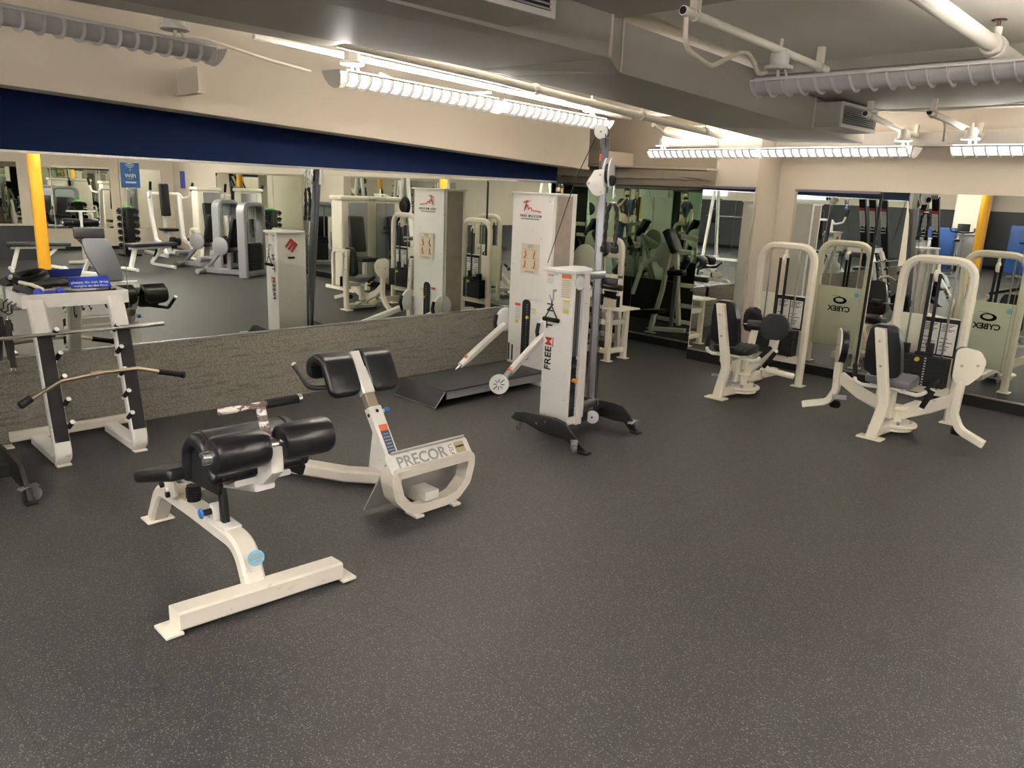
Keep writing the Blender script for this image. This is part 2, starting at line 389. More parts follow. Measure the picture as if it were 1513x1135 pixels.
# wireless sign
T = Thing('wall_sign', 'blue WiFi notice stuck at the top of the left wall mirror', 'sign', (XL+.008, 1.80, 1.596))
m = T.mb(); bx(m, XL+.007, XL+.011, 1.742, 1.853, 1.520, 1.672); T.part('sign_panel', m, WIFI)
m = T.mb(); X = XL+.012
for r in (.014, .024, .034):
    pts = [(X, 1.797+r*sin(a), 1.632+r*cos(a)) for a in [radians(-48+96*k/10) for k in range(11)]]
    m.tube(pts, .0026, 6)
m.ball((X, 1.797, 1.629), .005, 8)
m.text('WiFi', .034, (X, 1.797, 1.592), (0,1,0), (0,0,1), .02)
m.prism([(-.018,-.001),(.018,-.001),(.018,.001),(-.018,.001)], (X, 1.797, 1.573), (0,1,0), (0,0,1), .001)
T.part('lettering', m, WPRINT)
m = T.mb(); bx(m, XL+.011, XL+.0122, 1.765, 1.829, 1.548, 1.558); T.part('white_box', m, mat('sign_white_bar', (.7,.75,.82), .5))

# alcove beyond the end of the left wall
m = MB(); bx(m, -6.65, XL-.004, 5.57, 5.75, 0, 2.58); struct('wall_alcove_return', m, WALLG)
m = MB(); bx(m, -6.5, XL-.18, 5.75, 5.762, 0, .54); bx(m, XL-.18, XL-.004, 5.75, 5.762, 0, .54); struct('baseboard_alcove', m, mat('black_alcove_panel', (.012,.012,.014), .35))  # wainscot lying in shade, its darkness put into the colour
m = MB(); bx(m, -6.44, XL-.02, 5.75, 5.758, .545, 1.70); single('alcove_mirror', m, MIRG, 'green tinted mirror on the alcove side facing the far wall, seen only as a reflection', 'mirror', smooth=False)
m = MB(); bx(m, -6.65, -6.46, 5.57, 7.4, 0, 2.58); struct('wall_alcove_end', m, WALLG)
m = MB(); bx(m, -6.458, -6.45, 5.77, 7.14, .09, 1.70); single('alcove_mirror', m, MIRG, 'green tinted mirror closing the end of the alcove, seen only as a reflection', 'mirror', smooth=False)
# far wall (alcove part A, pier, long part C)
m = MB(); bx(m, -6.65, 8.2, 7.21, 7.45, 0, 2.58); struct('wall_back', m, WALLDIM)
m = MB(); bx(m, -6.46, -4.1, 7.16, 7.21, 0, 2.58); struct('wall_alcove_back', m, WALLG)
m = MB(); bx(m, -6.45, -4.24, 7.11, 7.16, 0, .078); struct('baseboard_alcove_back', m, BASEB)
m = MB(); bx(m, -6.45, -4.24, 7.12, 7.156, .078, .086); struct('trim_4', m, TRIMM)
for k, (a, b) in enumerate(((-6.445, -5.285), (-5.28, -4.245))):
    m = MB(); bx(m, a, b, YB, YB+.008, .088, 1.70)
    single('alcove_mirror', m, MIRG, ['full height alcove mirror behind the mobile cable tower, left of the dark joint', 'full height alcove mirror reflecting the white arm machine, right of the dark joint'][k], 'mirror', smooth=False)
m = MB(); bx(m, -6.45, -4.13, 7.135, 7.16, 1.70, 1.715); struct('trim_5', m, mat('dark_mirror_channel', (.09,.08,.09), .4, .5))
# ledge over the alcove
m = MB(); bx(m, -6.45, -5.40, 6.60, 7.16, 1.915, 2.05); struct('trim_6', m, WALL)
m = MB(); m.prism([(-6.45, 1.905), (-4.10, 1.86), (-4.10, 1.878), (-6.45, 1.925)], (0, 6.8, 0), (1,0,0), (0,0,1), .44); struct('trim_7', m, WALL, label='thin sloping concrete ledge over the alcove mirrors')
m = MB(); m.prism([(-6.45, 1.80), (-4.3, 1.77), (-4.5, 1.80), (-6.45, 1.88)], (0, 6.9, 0), (1,0,0), (0,0,1), .3); struct('trim_8', m, WALLG)
# pier
m = MB(); bx(m, -4.12, -3.675, 6.785, 7.21, 0, 2.58); struct('wall_pier', m, WALLDIM)
m = MB(); bx(m, -4.235, -4.12, 6.80, 7.21, 0, 1.70); bx(m, -4.235, -3.68, 6.76, 6.8, 0, .10); struct('baseboard_pier', m, BASEB)
m = MB(); bx(m, -4.235, -3.68, 6.755, 6.79, .100, .108); struct('trim_9', m, TRIMM)
m = MB(); bx(m, -4.235, -3.68, 6.77, 6.786, .11, 1.70); single('wall_mirror', m, MIR, 'tall mirror on the front of the projecting pier', 'mirror', smooth=False)
m = MB(); bx(m, -4.235, -3.68, 6.762, 6.79, 1.70, 1.722); struct('trim_10', m, mat('mauve_mirror_channel', (.20,.18,.22), .35, .6))
m = MB(); bx(m, -3.672, -3.667, 6.79, 7.19, 0, 1.72); struct('trim_11', m, WALLDIM)
# mirrors on wall C
xs = [-3.495, -2.70, -1.55, -.38, .80, 2.0, 3.2, 4.4, 5.6]
cl = ['mirror on the far wall behind the hip machine nearest the pier', 'mirror on the far wall right of the dark upright joint, behind the nearer hip machine']
for i in range(len(xs)-1):
    m = MB(); bx(m, xs[i]+.002, xs[i+1]-.002, YC-.004, YC+.004, .098, 1.718)
    lab = cl[i] if i < 2 else ['third', 'fourth', 'fifth', 'sixth', 'seventh', 'eighth'][i-2]+' far wall mirror counted from the pier'
    single('wall_mirror', m, MIR, lab, 'mirror', 'mirror panels along the far wall', smooth=False)
m = MB(); bx(m, -2.712, -2.690, YC-.012, YC, .098, 1.718); struct('trim_12', m, BASEB, label='black upright joint between two far wall mirrors')
m = MB(); bx(m, -3.66, 5.6, YC-.03, YC+.01, 0, .088); struct('baseboard_back', m, BASEB)
m = MB(); bx(m, -3.66, 5.6, YC-.02, YC+.004, .088, .097); struct('trim_13', m, TRIMM)
m = MB(); bx(m, -3.495, -2.70, YC-.012, YC+.004, 1.70, 1.722); struct('trim_14', m, mat('mauve_mirror_channel_b', (.20,.18,.22), .35, .6))
m = MB(); bx(m, -2.70, 5.6, YC-.008, YC+.004, 1.718, 1.724); struct('trim_15', m, WALLG)
m = MB(); bx(m, -3.66, 8, 7.02, 7.22, 2.10, 2.2, .005); bx(m, -3.66, 8, 7.0, 7.03, 2.088, 2.1); struct('trim_16', m, BEAMM)
m = MB(); bx(m, -3.2, 8, 7.08, 7.21, 2.2, 2.215); struct('trim_17', m, WALL)
# right wall, near right partition, rear walls, the wide bay behind the camera
m = MB(); bx(m, 7.86, 8.1, 3.9, 7.3, 0, 2.58); struct('wall_right', m, WALL)
m = MB(); bx(m, 5.95, 8.1, 3.75, 3.9, 0, 2.58); bx(m, 5.95, 6.1, -2.5, 3.75, 0, 2.58); struct('wall_right_near', m, WALL)
m = MB(); bx(m, 5.93, 5.95, -2.5, 3.9, 0, .62); struct('baseboard_right_near', m, WAINS)
m = MB(); bx(m, 7.84, 7.86, 3.9, 7.2, 0, .07); struct('baseboard_right', m, BASEB)
m = MB(); bx(m, 5.95, 8.1, -10.7, -2.5, 0, 2.58); struct('wall_right_rear', m, WALL)
m = MB(); bx(m, -10.0, 6.0, -10.7, -10.5, 0, 2.58); struct('wall_rear', m, WALL)
m = MB(); bx(m, -10.0, 6.0, -10.5, -10.48, 0, 1.58); struct('trim_18', m, WAINS)
m = MB(); bx(m, -10.0, 6.0, -10.48, -10.46, 0, .10); struct('baseboard_rear', m, BASEB)
m = MB(); bx(m, -10.2, -10.0, -10.7, -1.3, 0, 2.58); struct('wall_left_rear', m, WALL)
m = MB(); bx(m, -10.2, -5.43, -1.5, -1.3, 0, 2.58); struct('wall_left_return', m, WALL)
m = MB(); bx(m, -6.9, -6.2, -9.9, -9.3, 0, 2.58); struct('wall_column', m, WALL)
for k, (a, b) in enumerate(((3.95, 4.72), (4.74, 5.86), (6.15, 6.95))):
    m = MB(); bx(m, 7.852, 7.862, a, b, .45, 1.72); single('wall_mirror', m, MIR, ['right wall mirror nearest the dark partition, seen reflected behind the yellow column', 'right wall mirror seen reflected right of the blue sign', 'right wall mirror seen reflected behind the white chest press'][k], 'mirror', 'mirrors on the right wall', smooth=False)
m = MB(); bx(m, 5.938, 5.948, .4, 3.7, .66, 1.74); single('wall_mirror', m, MIR, 'mirror over the dark partition wainscot, seen reflected at the far left', 'mirror', 'mirrors on the right wall', smooth=False)
for k, (x, wd) in enumerate(((-3.5, 1.5), (.5, 1.6), (3.6, 1.4))):
    m = MB(); bx(m, x, x+wd, -10.5, -10.47, 1.72, 2.2); struct('window_%d' % (k+1), m, SCREEN)
# concrete ceiling beams (underside slopes with the ramp above)
def beam(n, x0, x1, ya, yb, za, zb, top=2.6, mt=BEAMM):
    m = MB(); m.prism([(ya, za), (yb, zb), (yb, top), (ya, top)], ((x0+x1)/2, 0, 0), (0,1,0), (0,0,1), x1-x0); return struct(n, m, mt)
beam('trim_19', -2.5, 8, 4.45, 6.02, 2.32, 2.27)
m = MB(); bx(m, -2.5, 8, 6.0, 6.05, 2.262, 2.30); struct('trim_20', m, WALLG)
beam('trim_21', -2.4, 8, 1.2, 3.0, 2.42, 2.38)
beam('trim_22', -10, 8, -5.2, -4.2, 2.3, 2.3)
beam('trim_23', -5.05, -3.3, 5.98, 6.4, 2.34, 2.34, mt=WALL)
m = MB(); bx(m, -3.2, 6, 6.05, 7.2, 2.38, 2.6); struct('ceiling_bay_far', m, CEIL)
m = MB(); m.prism([(3.0,2.47), (4.45,2.375), (4.45,2.6), (3.0,2.6)], (1.775,0,0), (0,1,0), (0,0,1), 8.45); struct('ceiling_bay_near', m, CEIL)

# ------------------------------------------------------------------ duct
T = Thing('air_duct', 'large grey rectangular air duct running under the ceiling', 'duct', (-2.9, 3, 2.06))
def hexa(m, b, h):
    lo = [Vector(p) for p in b]; hi = [p+Vector((0,0,h)) for p in lo]; vs = [m.b.verts.new(p) for p in lo+hi]; n = len(lo)
    m.b.faces.new([vs[i] for i in range(n)]); m.b.faces.new([vs[2*n-1-i] for i in range(n)])
    for i in range(n):
        j = (i+1) % n; m.b.faces.new((vs[j], vs[i], vs[n+i], vs[n+j]))
    for f in m.b.faces: f.material_index = 0
m = T.mb(); H = .25
def quadstrip(m, Ls, Rs, hs):
    rings = [[Vector(l), Vector(r), Vector((r[0], r[1], r[2]+h)), Vector((l[0], l[1], l[2]+h))] for l, r, h in zip(Ls, Rs, hs)]
    m.ring_sweep(rings)
quadstrip(m, [(-3.25,-3.0,2.24), (-3.25,2.92,2.215)], [(-2.38,-3.0,2.27), (-2.38,2.92,2.20)], [H, H]); T.part('near_section', m, DUCT, smooth=False)
m = T.mb(); quadstrip(m, [(-3.25,2.925,2.214), (-3.25,3.15,2.208)], [(-2.38,2.925,2.199), (-2.5,3.15,2.175)], [H, .23]); T.part('reducer_section', m, DUCT, smooth=False)
m = T.mb(); quadstrip(m, [(-3.25,3.155,2.207), (-3.26,4.0,2.18), (-3.27,5.35,2.118)], [(-2.5,3.155,2.174), (-2.515,4.0,2.145), (-2.54,5.35,2.095)], [.23, .235, .24]); T.part('middle_section', m, DUCT, smooth=False)
m = T.mb(); quadstrip(m, [(-3.27,5.358,2.117), (-3.28,6.27,2.08)], [(-2.54,5.358,2.094), (-2.55,6.27,2.06)], [.24, .25]); T.part('far_section', m, DUCT, smooth=False)
m = T.mb()
for y, za, zb, xr in ((2.92,2.213,2.198,-2.38), (3.155,2.205,2.172,-2.5), (5.355,2.116,2.093,-2.54)):
    m.box((xr+.003, y, zb+.125), (.008, .014, .24)); T.part('joint_seam', m, CONE); m = T.mb()
m.b.free()
def vent(y0, y1, x0, x1, z0, z1, label):
    T = Thing('air_vent', label, 'vent', (x0, y0, z0), 'louvred outlets on the air duct')
    m = T.mb(); bx(m, x0, x1, y0, y1, z0, z1); T.part('collar', m, DUCT, smooth=False)
    m = T.mb(); w = .022
    bx(m, x1, x1+.012, y0, y1, z0, z0+w); bx(m, x1, x1+.012, y0, y1, z1-w, z1); bx(m, x1, x1+.012, y0, y0+w, z0+w, z1-w); bx(m, x1, x1+.012, y1-w, y1, z0+w, z1-w)
    T.part('grille_frame', m, mat('vent_frame', (.55,.53,.50), .4))
    m = T.mb(); bx(m, x1, x1+.002, y0+w, y1-w, z0+w, z1-w); T.part('dark_backing', m, BLACK)
    m = T.mb(); k = 9
    for i in range(k):
        z = z0+w+(z1-z0-2*w)*(i+.5)/k; m.box((x1+.007, (y0+y1)/2, z), (.012, y1-y0-2*w, .004), (0, radians(35), 0))
    T.part('louvre_blades', m, mat('vent_blade', (.35,.34,.33), .4))
vent(5.36, 5.95, -2.54, -2.36, 2.105, 2.265, 'square louvred vent on the side of the duct near its far end')
vent(1.2, 2.28, -2.38, -2.14, 2.225, 2.42, 'louvred vent cut by the top edge of the photo')

# ------------------------------------------------------------------ pipes and conduits
m = MB(); m.tube([(-1.02,1.5,2.335), (-1.26,6.0,2.20)], .040, 16); bigp = m
T = Thing('ceiling_pipe', 'thick white pipe with a valve hanging under the near right ceiling', 'pipe', (-1.15, 3.9, 2.27))
m = T.mb(); m.tube([(-1.08,1.5,2.345), (-1.18,5.9,2.27)], .034, 16); T.part('pipe', m, PIPE)
m = T.mb(); m.cyl((-1.137,3.98,2.30), (-1.139,4.04,2.30), .045, 16, bev=.008); m.cyl((-1.139,4.045,2.30), (-1.141,4.10,2.299), .050, 16, bev=.008); m.cyl((-1.13,4.03,2.33), (-1.13,4.03,2.375), .018, 12); T.part('coupling', m, PIPE)
m = T.mb(); m.cyl((-1.13,4.03,2.37), (-1.13,4.03,2.40), .008, 8); m.tube([(-1.13+.028*cos(a), 4.03+.028*sin(a), 2.405) for a in [2*pi*k/12 for k in range(12)]], .005, 6, closed=True); m.cyl((-1.158,4.03,2.405), (-1.102,4.03,2.405), .004, 6); m.cyl((-1.13,4.002,2.405), (-1.13,4.058,2.405), .004, 6); T.part('valve_wheel', m, mat('rusty_valve', (.10,.045,.04), .5))
def conduit(a, b, r, label, box=None, hose=None, group='conduits carrying the ceiling lights'):
    a = Vector(a); b = Vector(b)
    T = Thing('ceiling_conduit', label, 'pipe', (a+b)/2, group)
    m = T.mb(); m.tube([a, b], r, 14); T.part('tube', m, PIPE)
    m = T.mb(); d = (b-a).normalized(); m.cyl(a-d*.002, a+d*.004, r*.8, 12); T.part('open_end', m, BLACK)
    for f in (.06, .93):
        m = T.mb(); p = a+(b-a)*f; m.box(p+Vector((0,0,.045)), (.03, .03, .09)); m.tube([p+Vector((r*1.15*cos(t), 0, r*1.15*sin(t))) for t in [2*pi*k/12 for k in range(12)]], .005, 6, closed=True); T.part('strap_clamp', m, CONE)
    if hose:
        m = T.mb(); m.tube(hose, .009, 10, fil=.16); T.part('flexible_hose', m, CONE)
conduit((-1.73,2.52,2.25), (-1.86,4.0,2.25), .017, 'bare conduit carrying the unlit light at upper right', hose=[(-1.735,2.55,2.24), (-1.735,2.56,2.13), (-1.77,2.80,2.10), (-1.80,3.05,2.19), (-1.83,3.18,2.21), (-1.85,3.32,2.14), (-1.86,3.40,2.165)])
conduit((-2.17,5.3,2.175), (-2.44,7.1,2.165), .020, 'short conduit end pointing at us, left of the two above the far lights')
conduit((-1.80,5.35,2.175), (-1.96,7.1,2.165), .020, 'short conduit with a bent hose, right of the two above the far lights', hose=[(-1.84,5.75,2.17), (-1.90,6.0,2.15), (-1.93,6.1,2.06)])
T = Thing('ceiling_pipe', 'long white pipe running beside the duct above the left lit light', 'pipe', (-3.7, 4, 2.23), 'pipes above the left lights')
m = T.mb(); m.tube([(-3.50,2.2,2.265), (-3.62,3.4,2.245), (-3.72,4.9,2.19), (-3.81,6.3,2.14)], .026, 14); T.part('pipe', m, PIPE)
for y, x, z in ((3.75,-3.645,2.232), (5.0,-3.725,2.187), (6.0,-3.79,2.158)):
    m = T.mb(); m.cyl((x, y-.02, z), (x, y+.02, z), .034, 14, bev=.004); m.cyl((x, y, z+.03), (x, y, 2.55), .005, 6); T.part('hanger_clamp', m, CONE)
T = Thing('ceiling_pipe', 'thin white conduit under the long pipe over the left lit light', 'pipe', (-3.8, 4, 2.23), 'pipes above the left lights')
m = T.mb(); m.tube([(-3.75,1.9,2.27), (-3.86,3.2,2.25), (-3.98,5.2,2.2)], .016, 12); m.tube([(-3.9,5.4,2.16), (-4.2,6.0,2.14), (-4.24,6.35,2.13)], .017, 12); T.part('pipe', m, PIPE)
m = T.mb(); m.tube([(-3.82,1.3,2.21), (-3.84,1.7,2.235), (-3.95,2.1,2.2), (-4.0,2.35,2.185)], .008, 8, fil=.1); m.tube([(-3.85,2.7,2.21), (-3.9,3.0,2.16), (-3.92,3.3,2.17), (-3.9,3.6,2.21)], .008, 8, fil=.1); T.part('loose_cable', m, CONE)
T = Thing('round_duct', 'short round white duct end above the far lit light', 'duct', (-4.4, 6.84, 2.19))
m = T.mb(); m.tube([(-4.75,6.84,2.19), (-4.14,6.84,2.19)], .10, 24); m.box((-4.3,6.84,2.42), (.03,.03,.28)); T.part('duct_body', m, PIPE)
m = T.mb(); m.cyl((-4.756,6.84,2.19), (-4.749,6.84,2.19), .088, 24); T.part('duct_opening', m, WALLG)
m = MB(); m.tube([(-2.17,5.28,2.205), (-2.0,5.3,2.185), (-1.8,5.3,2.178), (-1.5,5.3,2.185), (-1.1,5.3,2.22)], .004, 6, fil=.3); single('hanging_wire', m, CONE, 'thin dark wire sagging between the conduit ends at upper right', 'wire')
m = MB(); bx(m, -3.50, -3.27, .0, 2.15, 2.235, 2.32, .006); single('duct_support', m, CONE, 'beige metal channel alongside the near duct above the unlit left light', 'support', smooth=False)
m = MB(); m.prism([(0,0), (.30,0), (.30,.15), (0,.15)], (-5.03, 2.05, 2.08), (1,0,0), (0,0,1), .02); m.box((-4.88, 2.05, 2.085), (.34, .05, .012)); single('steel_bracket', m, CONE, 'small steel angle bracket on the cream face above the left lit light', 'bracket', smooth=False)

# ------------------------------------------------------------------ fluorescent fixtures
def fixture(a, b, lit, label, units=1, caps=(1,1), canopies=(), group='louvred strip lights', rr=.072, topz=2.3):
    a = Vector(a); b = Vector(b); L = (b-a).length; t = (b-a).normalized(); s = Vector((-t.y, t.x, 0)); up = Vector((0,0,1))
    T = Thing('strip_light', label, 'light', (a+b)/2, group)
    fr = lambda p, q, r: a+t*p+s*q+up*r
    for u in range(units):
        l0 = L*u/units+.02; l1 = L*(u+1)/units-.02
        # louvre basket: half cylinder trough plus spine
        m = T.mb(); rings = []
        prof = [(rr*.66*cos(th), rr*.72*sin(th)) for th in [pi+pi*k/12 for k in range(13)]]+[(rr*.66, .022), (rr*.60, .022)]+[(rr*.60*cos(th), rr*.66*sin(th)) for th in [2*pi-pi*k/12 for k in range(13)]]+[(-rr*.60, .022), (-rr*.66, .022)]
        m.ring_sweep([[fr(p, q, r) for q, r in prof] for p in (l0+.01, l1-.01)])
        T.part('diffuser', m, LAMPFILL if lit == 2 else LAMPC if lit == 3 else LAMP if lit else SHELLU)
        if lit:
            m = T.mb()
            for q in (-.018, .018): m.cyl(fr(l0+.04, q, -.004), fr(l1-.04, q, -.004), .012, 8)
            T.part('tube', m, TUBEFILL if lit == 2 else TUBEC if lit == 3 else TUBE)
        m = T.mb(); n = int((l1-l0)/.072)
        for k in range(n+1):
            p = l0+(l1-l0)*k/n
            outer = [(rr*cos(th), rr*1.0*sin(th)) for th in [pi+pi*j/14 for j in range(15)]]; inner = [(q*.60, r*.66) for q, r in reversed(outer)]
            pl = outer+inner; lean = .012
            m.ring_sweep([[fr(p+e+(lean*-r/rr), q, r+.006) for q, r in pl] for e in (-.0022, .0022)])
        for q in (-rr*.93, rr*.93): m.tube([fr(l0, q, .008), fr(l1, q, .008)], .005, 6)
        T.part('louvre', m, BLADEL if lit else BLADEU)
    for e, (flag, p0) in enumerate(zip(caps, (0, L))):
        if flag:
            m = T.mb(); sgn = -1 if e == 0 else 1
            pl = [(rr*1.02*cos(th), rr*1.15*sin(th)) for th in [pi+pi*j/16 for j in range(17)]]
            m.ring_sweep([[fr(p0+sgn*d - sgn*(-r)*.35, q*.98, r+.012) for q, r in pl] for d in (.035, .041)]); T.part('end_cap', m, CAPM)
    for p in canopies:
        m = T.mb(); c = fr(p*L, 0, 0); m.cyl(c+up*.055, c+up*.072, .062, 20, bev=.004); m.cyl(c+up*.072, c+up*.125, .042, 20); m.cyl(c+up*.125, c+up*.14, .03, 16); T.part('mounting_cup', m, CAPM)
        m = T.mb(); m.cyl(c+up*.01, c+up*.06, .008, 8); m.cyl(c+up*.01+t*.05, c+up*.058+t*.03, .006, 8); m.cyl(c+up*.13, Vector((c.x, c.y, topz)), .007, 8); T.part('stem', m, CAPM)
    return T
fixture((-3.655,2.30,2.145), (-3.91,4.78,2.13), 1, 'long lit strip light running above the left mirrors toward the corner', 2, (1,1), (.04,.93))
fixture((-4.80,6.62,2.03), (-2.22,6.38,2.025), 3, 'long lit strip light crossing in front of the far wall pier', 2, (0,1), (.06,.97), topz=2.2)
fixture((-1.97,6.40,2.03), (.55,6.32,2.03), 3, 'lit strip light entering from the right edge of the photo', 2, (0,1), (.05,.9), topz=2.2)
fixture((-3.30,.30,2.14), (-3.60,1.62,2.15), 0, 'unlit louvred strip light at the top left corner', 1, (0,1), (.87,), rr=.066)
fixture((-1.93,3.42,2.115), (-.62,3.40,2.115), 0, 'unlit louvred strip light crossing the upper right', 1, (0,0), (.09,), rr=.066)
fixture((-.50,3.40,2.115), (.65,3.38,2.115), 1, 'lit strip light continuing the unlit one past the right edge', 1, (1,0), (.5,), rr=.066)  # added out of view and lit to brighten the ceiling bay
# strip lights added out of view for fill, behind and right of the photographer
i = 0
for (a, b) in (((.5,1.5,2.14),(2.9,1.5,2.14)), ((.75,3.38,2.14),(3.15,3.4,2.14)), ((4.6,5.6,2.14),(7.0,5.6,2.14)), ((-2.0,-2.6,2.14),(.4,-2.6,2.14)), ((2.2,-3.2,2.14),(4.6,-3.2,2.14)),
               ((-7.5,-4.5,2.14),(-5.1,-4.5,2.14)), ((-3.0,-7.4,2.14),(-.6,-7.4,2.14)), ((-1.9,-.5,2.14),(.5,-.5,2.14)), ((-8.2,-8.0,2.14),(-5.8,-8.0,2.14)), ((1.8,-7.2,2.14),(4.2,-7.2,2.14)), ((-3.40,-2.9,2.14),(-3.34,-.45,2.14)), ((1.2,4.9,2.14),(3.6,4.9,2.14))):
    lab = ['lit strip light just behind the photographer on the right', 'lit strip light in line with the unlit ones, past the right edge', 'lit strip light above the chest press', 'lit strip light over the machines behind the photographer', 'lit strip light over the rear right machines', 'lit strip light over the rear left bay', 'lit strip light near the rear wall', 'lit strip light directly behind the photographer', 'lit strip light in the rear left corner', 'lit strip light in the rear right corner', 'lit strip light in line with the unlit one, just out of view at the left', 'lit strip light above the two flat benches'][i]; i += 1
    fixture(a, b, 2, lab, 2, (1,1), (.06,.94))
# ================================================================== MACHINES IN THE ROOM
def label_sticker(T, c, right, up, w, h, head, body, lines=5, parent=None, name='warning_label', th=.001):
    """paper label with a coloured heading bar and printed lines"""
    right = Vector(right).normalized(); up = Vector(up).normalized(); nz = right.cross(up); c = Vector(c)
    m = T.mb(); m.prism([(-w/2,-h/2),(w/2,-h/2),(w/2,h/2),(-w/2,h/2)], c, right, up, th)
    o = T.part(name, m, body, parent, smooth=False)
    m = T.mb()
    if head: m.prism([(-w/2,h*.34),(w/2,h*.34),(w/2,h/2),(-w/2,h/2)], c+nz*th*.8, right, up, th); T.part('heading_bar', m, head, o if parent is None else parent, smooth=False)
    if lines:
        m = T.mb()
        for i in range(lines):
            v = h*(.25-.7*i/max(1, lines-1)); l = w*(.40 if i % 3 else .32)
            m.prism([(-l,v-h*.012),(l,v-h*.012),(l,v+h*.012),(-l,v+h*.012)], c+nz*th*.8, right, up, th)
        T.part('printed_lines', m, GREYP, o if parent is None else parent, smooth=False)
    return o

# ---------------------------------------------------------------- abdominal bench (foreground)
def ab_bench():
    T = Thing('abdominal_bench', 'white and black crunch bench in the left foreground with chipped handle and roller pads', 'exercise bench', (-3.0, 1.24, 0))
    yc = 1.24; sd = (0,1,0)
    m = T.mb(); m.rtube([(-3.59,yc,.025), (-3.475,yc,.205), (-3.10,yc,.215), (-2.68,yc,.215), (-2.60,yc,.04)], .085, .062, sd, fil=.13, bev=.012); T.part('spine', m, WHITEW)
    m = T.mb(); m.rtube([(-2.595,.925,.052), (-2.555,1.575,.052)], .088, .075, (1,.06,0), bev=.008); T.part('front_bar', m, WHITEW)
    for y, x in ((.905,-2.60), (1.60,-2.553)):
        m = T.mb(); m.box((x, y, .010), (.115, .065, .012), None, .003); m.cyl((x-.03, y, .015), (x-.03, y, .019), .008, 10); T.part('foot_plate', m, WHITEW)
    m = T.mb(); m.box((-3.60, yc, .008), (.10, .125, .010), None, .003); T.part('foot_plate', m, WHITEW)
    m = T.mb(); m.cyl((-3.15,yc,.225), (-3.15,yc,.315), .028, 16); 
    for k in range(4): m.cyl((-3.15,yc,.262+k*.012), (-3.15,yc,.267+k*.012), .032, 16)
    T.part('rubber_stop', m, PLASTIC)
    m = T.mb(); m.rtube([(-2.90,yc,.50), (-2.855,yc,.36), (-2.84,yc,.20)], .030, .035, sd, fil=.1); T.part('adjusting_bar', m, BLACK)
    m = T.mb(); m.box((-2.84, yc, .247), (.13, .075, .012), None, .003); m.box((-2.895, yc-.01, .285), (.035, .05, .07), None, .006); T.part('adjuster_socket', m, WHITE)
    m = T.mb(); m.cyl((-2.895,yc-.035,.29), (-2.895,yc-.075,.29), .013, 14); k = T.part('pull_pin', m, BLACK)
    m = T.mb(); m.cyl((-2.895,yc-.072,.29), (-2.895,yc-.082,.29), .022, 18, bev=.004); T.part('blue_knob', m, BLUEK, k)
    m = T.mb(); m.prism(circ(.045, 28, sx=1, sy=.75), (-2.655, yc, .236), (0,1,0), (.92,0,.38), .002); 
    sk = None
    m2 = T.mb(); X = Vector((-2.615, yc, .185)); u = Vector((-.30,0,.95)); m2.prism(circ(.034, 28, sx=1, sy=.9), X+Vector((.028,0,.006)), (0,1,0), u, .002); sk = T.part('round_sticker', m2, LBLUE)
    m2 = T.mb(); [m2.prism([(-l,v-.0022),(l,v-.0022),(l,v+.0022),(-l,v+.0022)], X+Vector((.0292,0,.0065)), (0,1,0), u, .001) for l, v in ((.018,.012),(.025,.003),(.025,-.004),(.012,-.014))]; T.part('sticker_print', m2, GREYP, sk); m.b.free()
    # tilting upper rail
    a, b = Vector((-3.18,yc,.375)), Vector((-2.50,yc,.545)); d = (b-a).normalized(); nz = Vector((-d.z,0,d.x))
    m = T.mb(); m.rtube([a, b], .22, .022, sd, bev=.005); m.rtube([a+nz*-.02, b+nz*-.02], .08, .05, sd, bev=.006); T.part('seat_rail', m, WHITE)
    m = T.mb(); m.prism([(-3.36,.30),(-3.20,.36),(-3.18,.27),(-3.24,.235),(-3.30,.235)], (0,yc-.06,0), (1,0,0), (0,0,1), .012, ); m.prism([(-3.36,.30),(-3.20,.36),(-3.18,.27),(-3.24,.235),(-3.30,.235)], (0,yc+.06,0), (1,0,0), (0,0,1), .012); m.cyl((-3.27,yc-.08,.262), (-3.27,yc+.08,.262), .024, 14); T.part('pivot_bracket', m, WHITEW)
    m = T.mb()
    for x, z in ((-3.31,.285), (-3.25,.258)): m.cyl((x,yc-.066,z), (x,yc-.080,z), .014, 8)
    T.part('pivot_bolts', m, BLACK)
    # seat pad, tilted down toward its outer end
    tilt = -atan2(.12, .36); rot = Matrix.Rotation(-radians(17.5), 4, 'Y')
    m = T.mb(); m.box((-2.93, yc, .478), (.40, .50, .048), rot, .018, 4); T.part('seat_pad', m, VINYL)
    # arched knee hump
    def arch(y0, y1, s=1.0, n=16, e=0):
        out = [(-2.78,.50), (-2.755,.62), (-2.72,.69), (-2.665,.715), (-2.60,.705), (-2.54,.655), (-2.48,.575)]
        inn = [(-2.535,.545), (-2.58,.61), (-2.625,.65), (-2.665,.658), (-2.70,.64), (-2.715,.60), (-2.725,.50)]
        return [(x, z) for x, z in out+inn]
    pl = arch(0, 0)
    m = T.mb(); m.bent_pad([(-2.757,yc,.50), (-2.735,yc,.63), (-2.665,yc,.69), (-2.575,yc,.665), (-2.505,yc,.56)], .385, .055, (0,1,0), .02, .06); T.part('knee_pad', m, VINYL)
    for y in (yc-.155, yc+.155):
        m = T.mb(); m.tube([(-2.786,y,.53), (-2.757,y,.65), (-2.665,y,.719), (-2.557,y,.689), (-2.48,y,.58)], .0035, 6, fil=.07); T.part('pad_seam', m, BLACK)
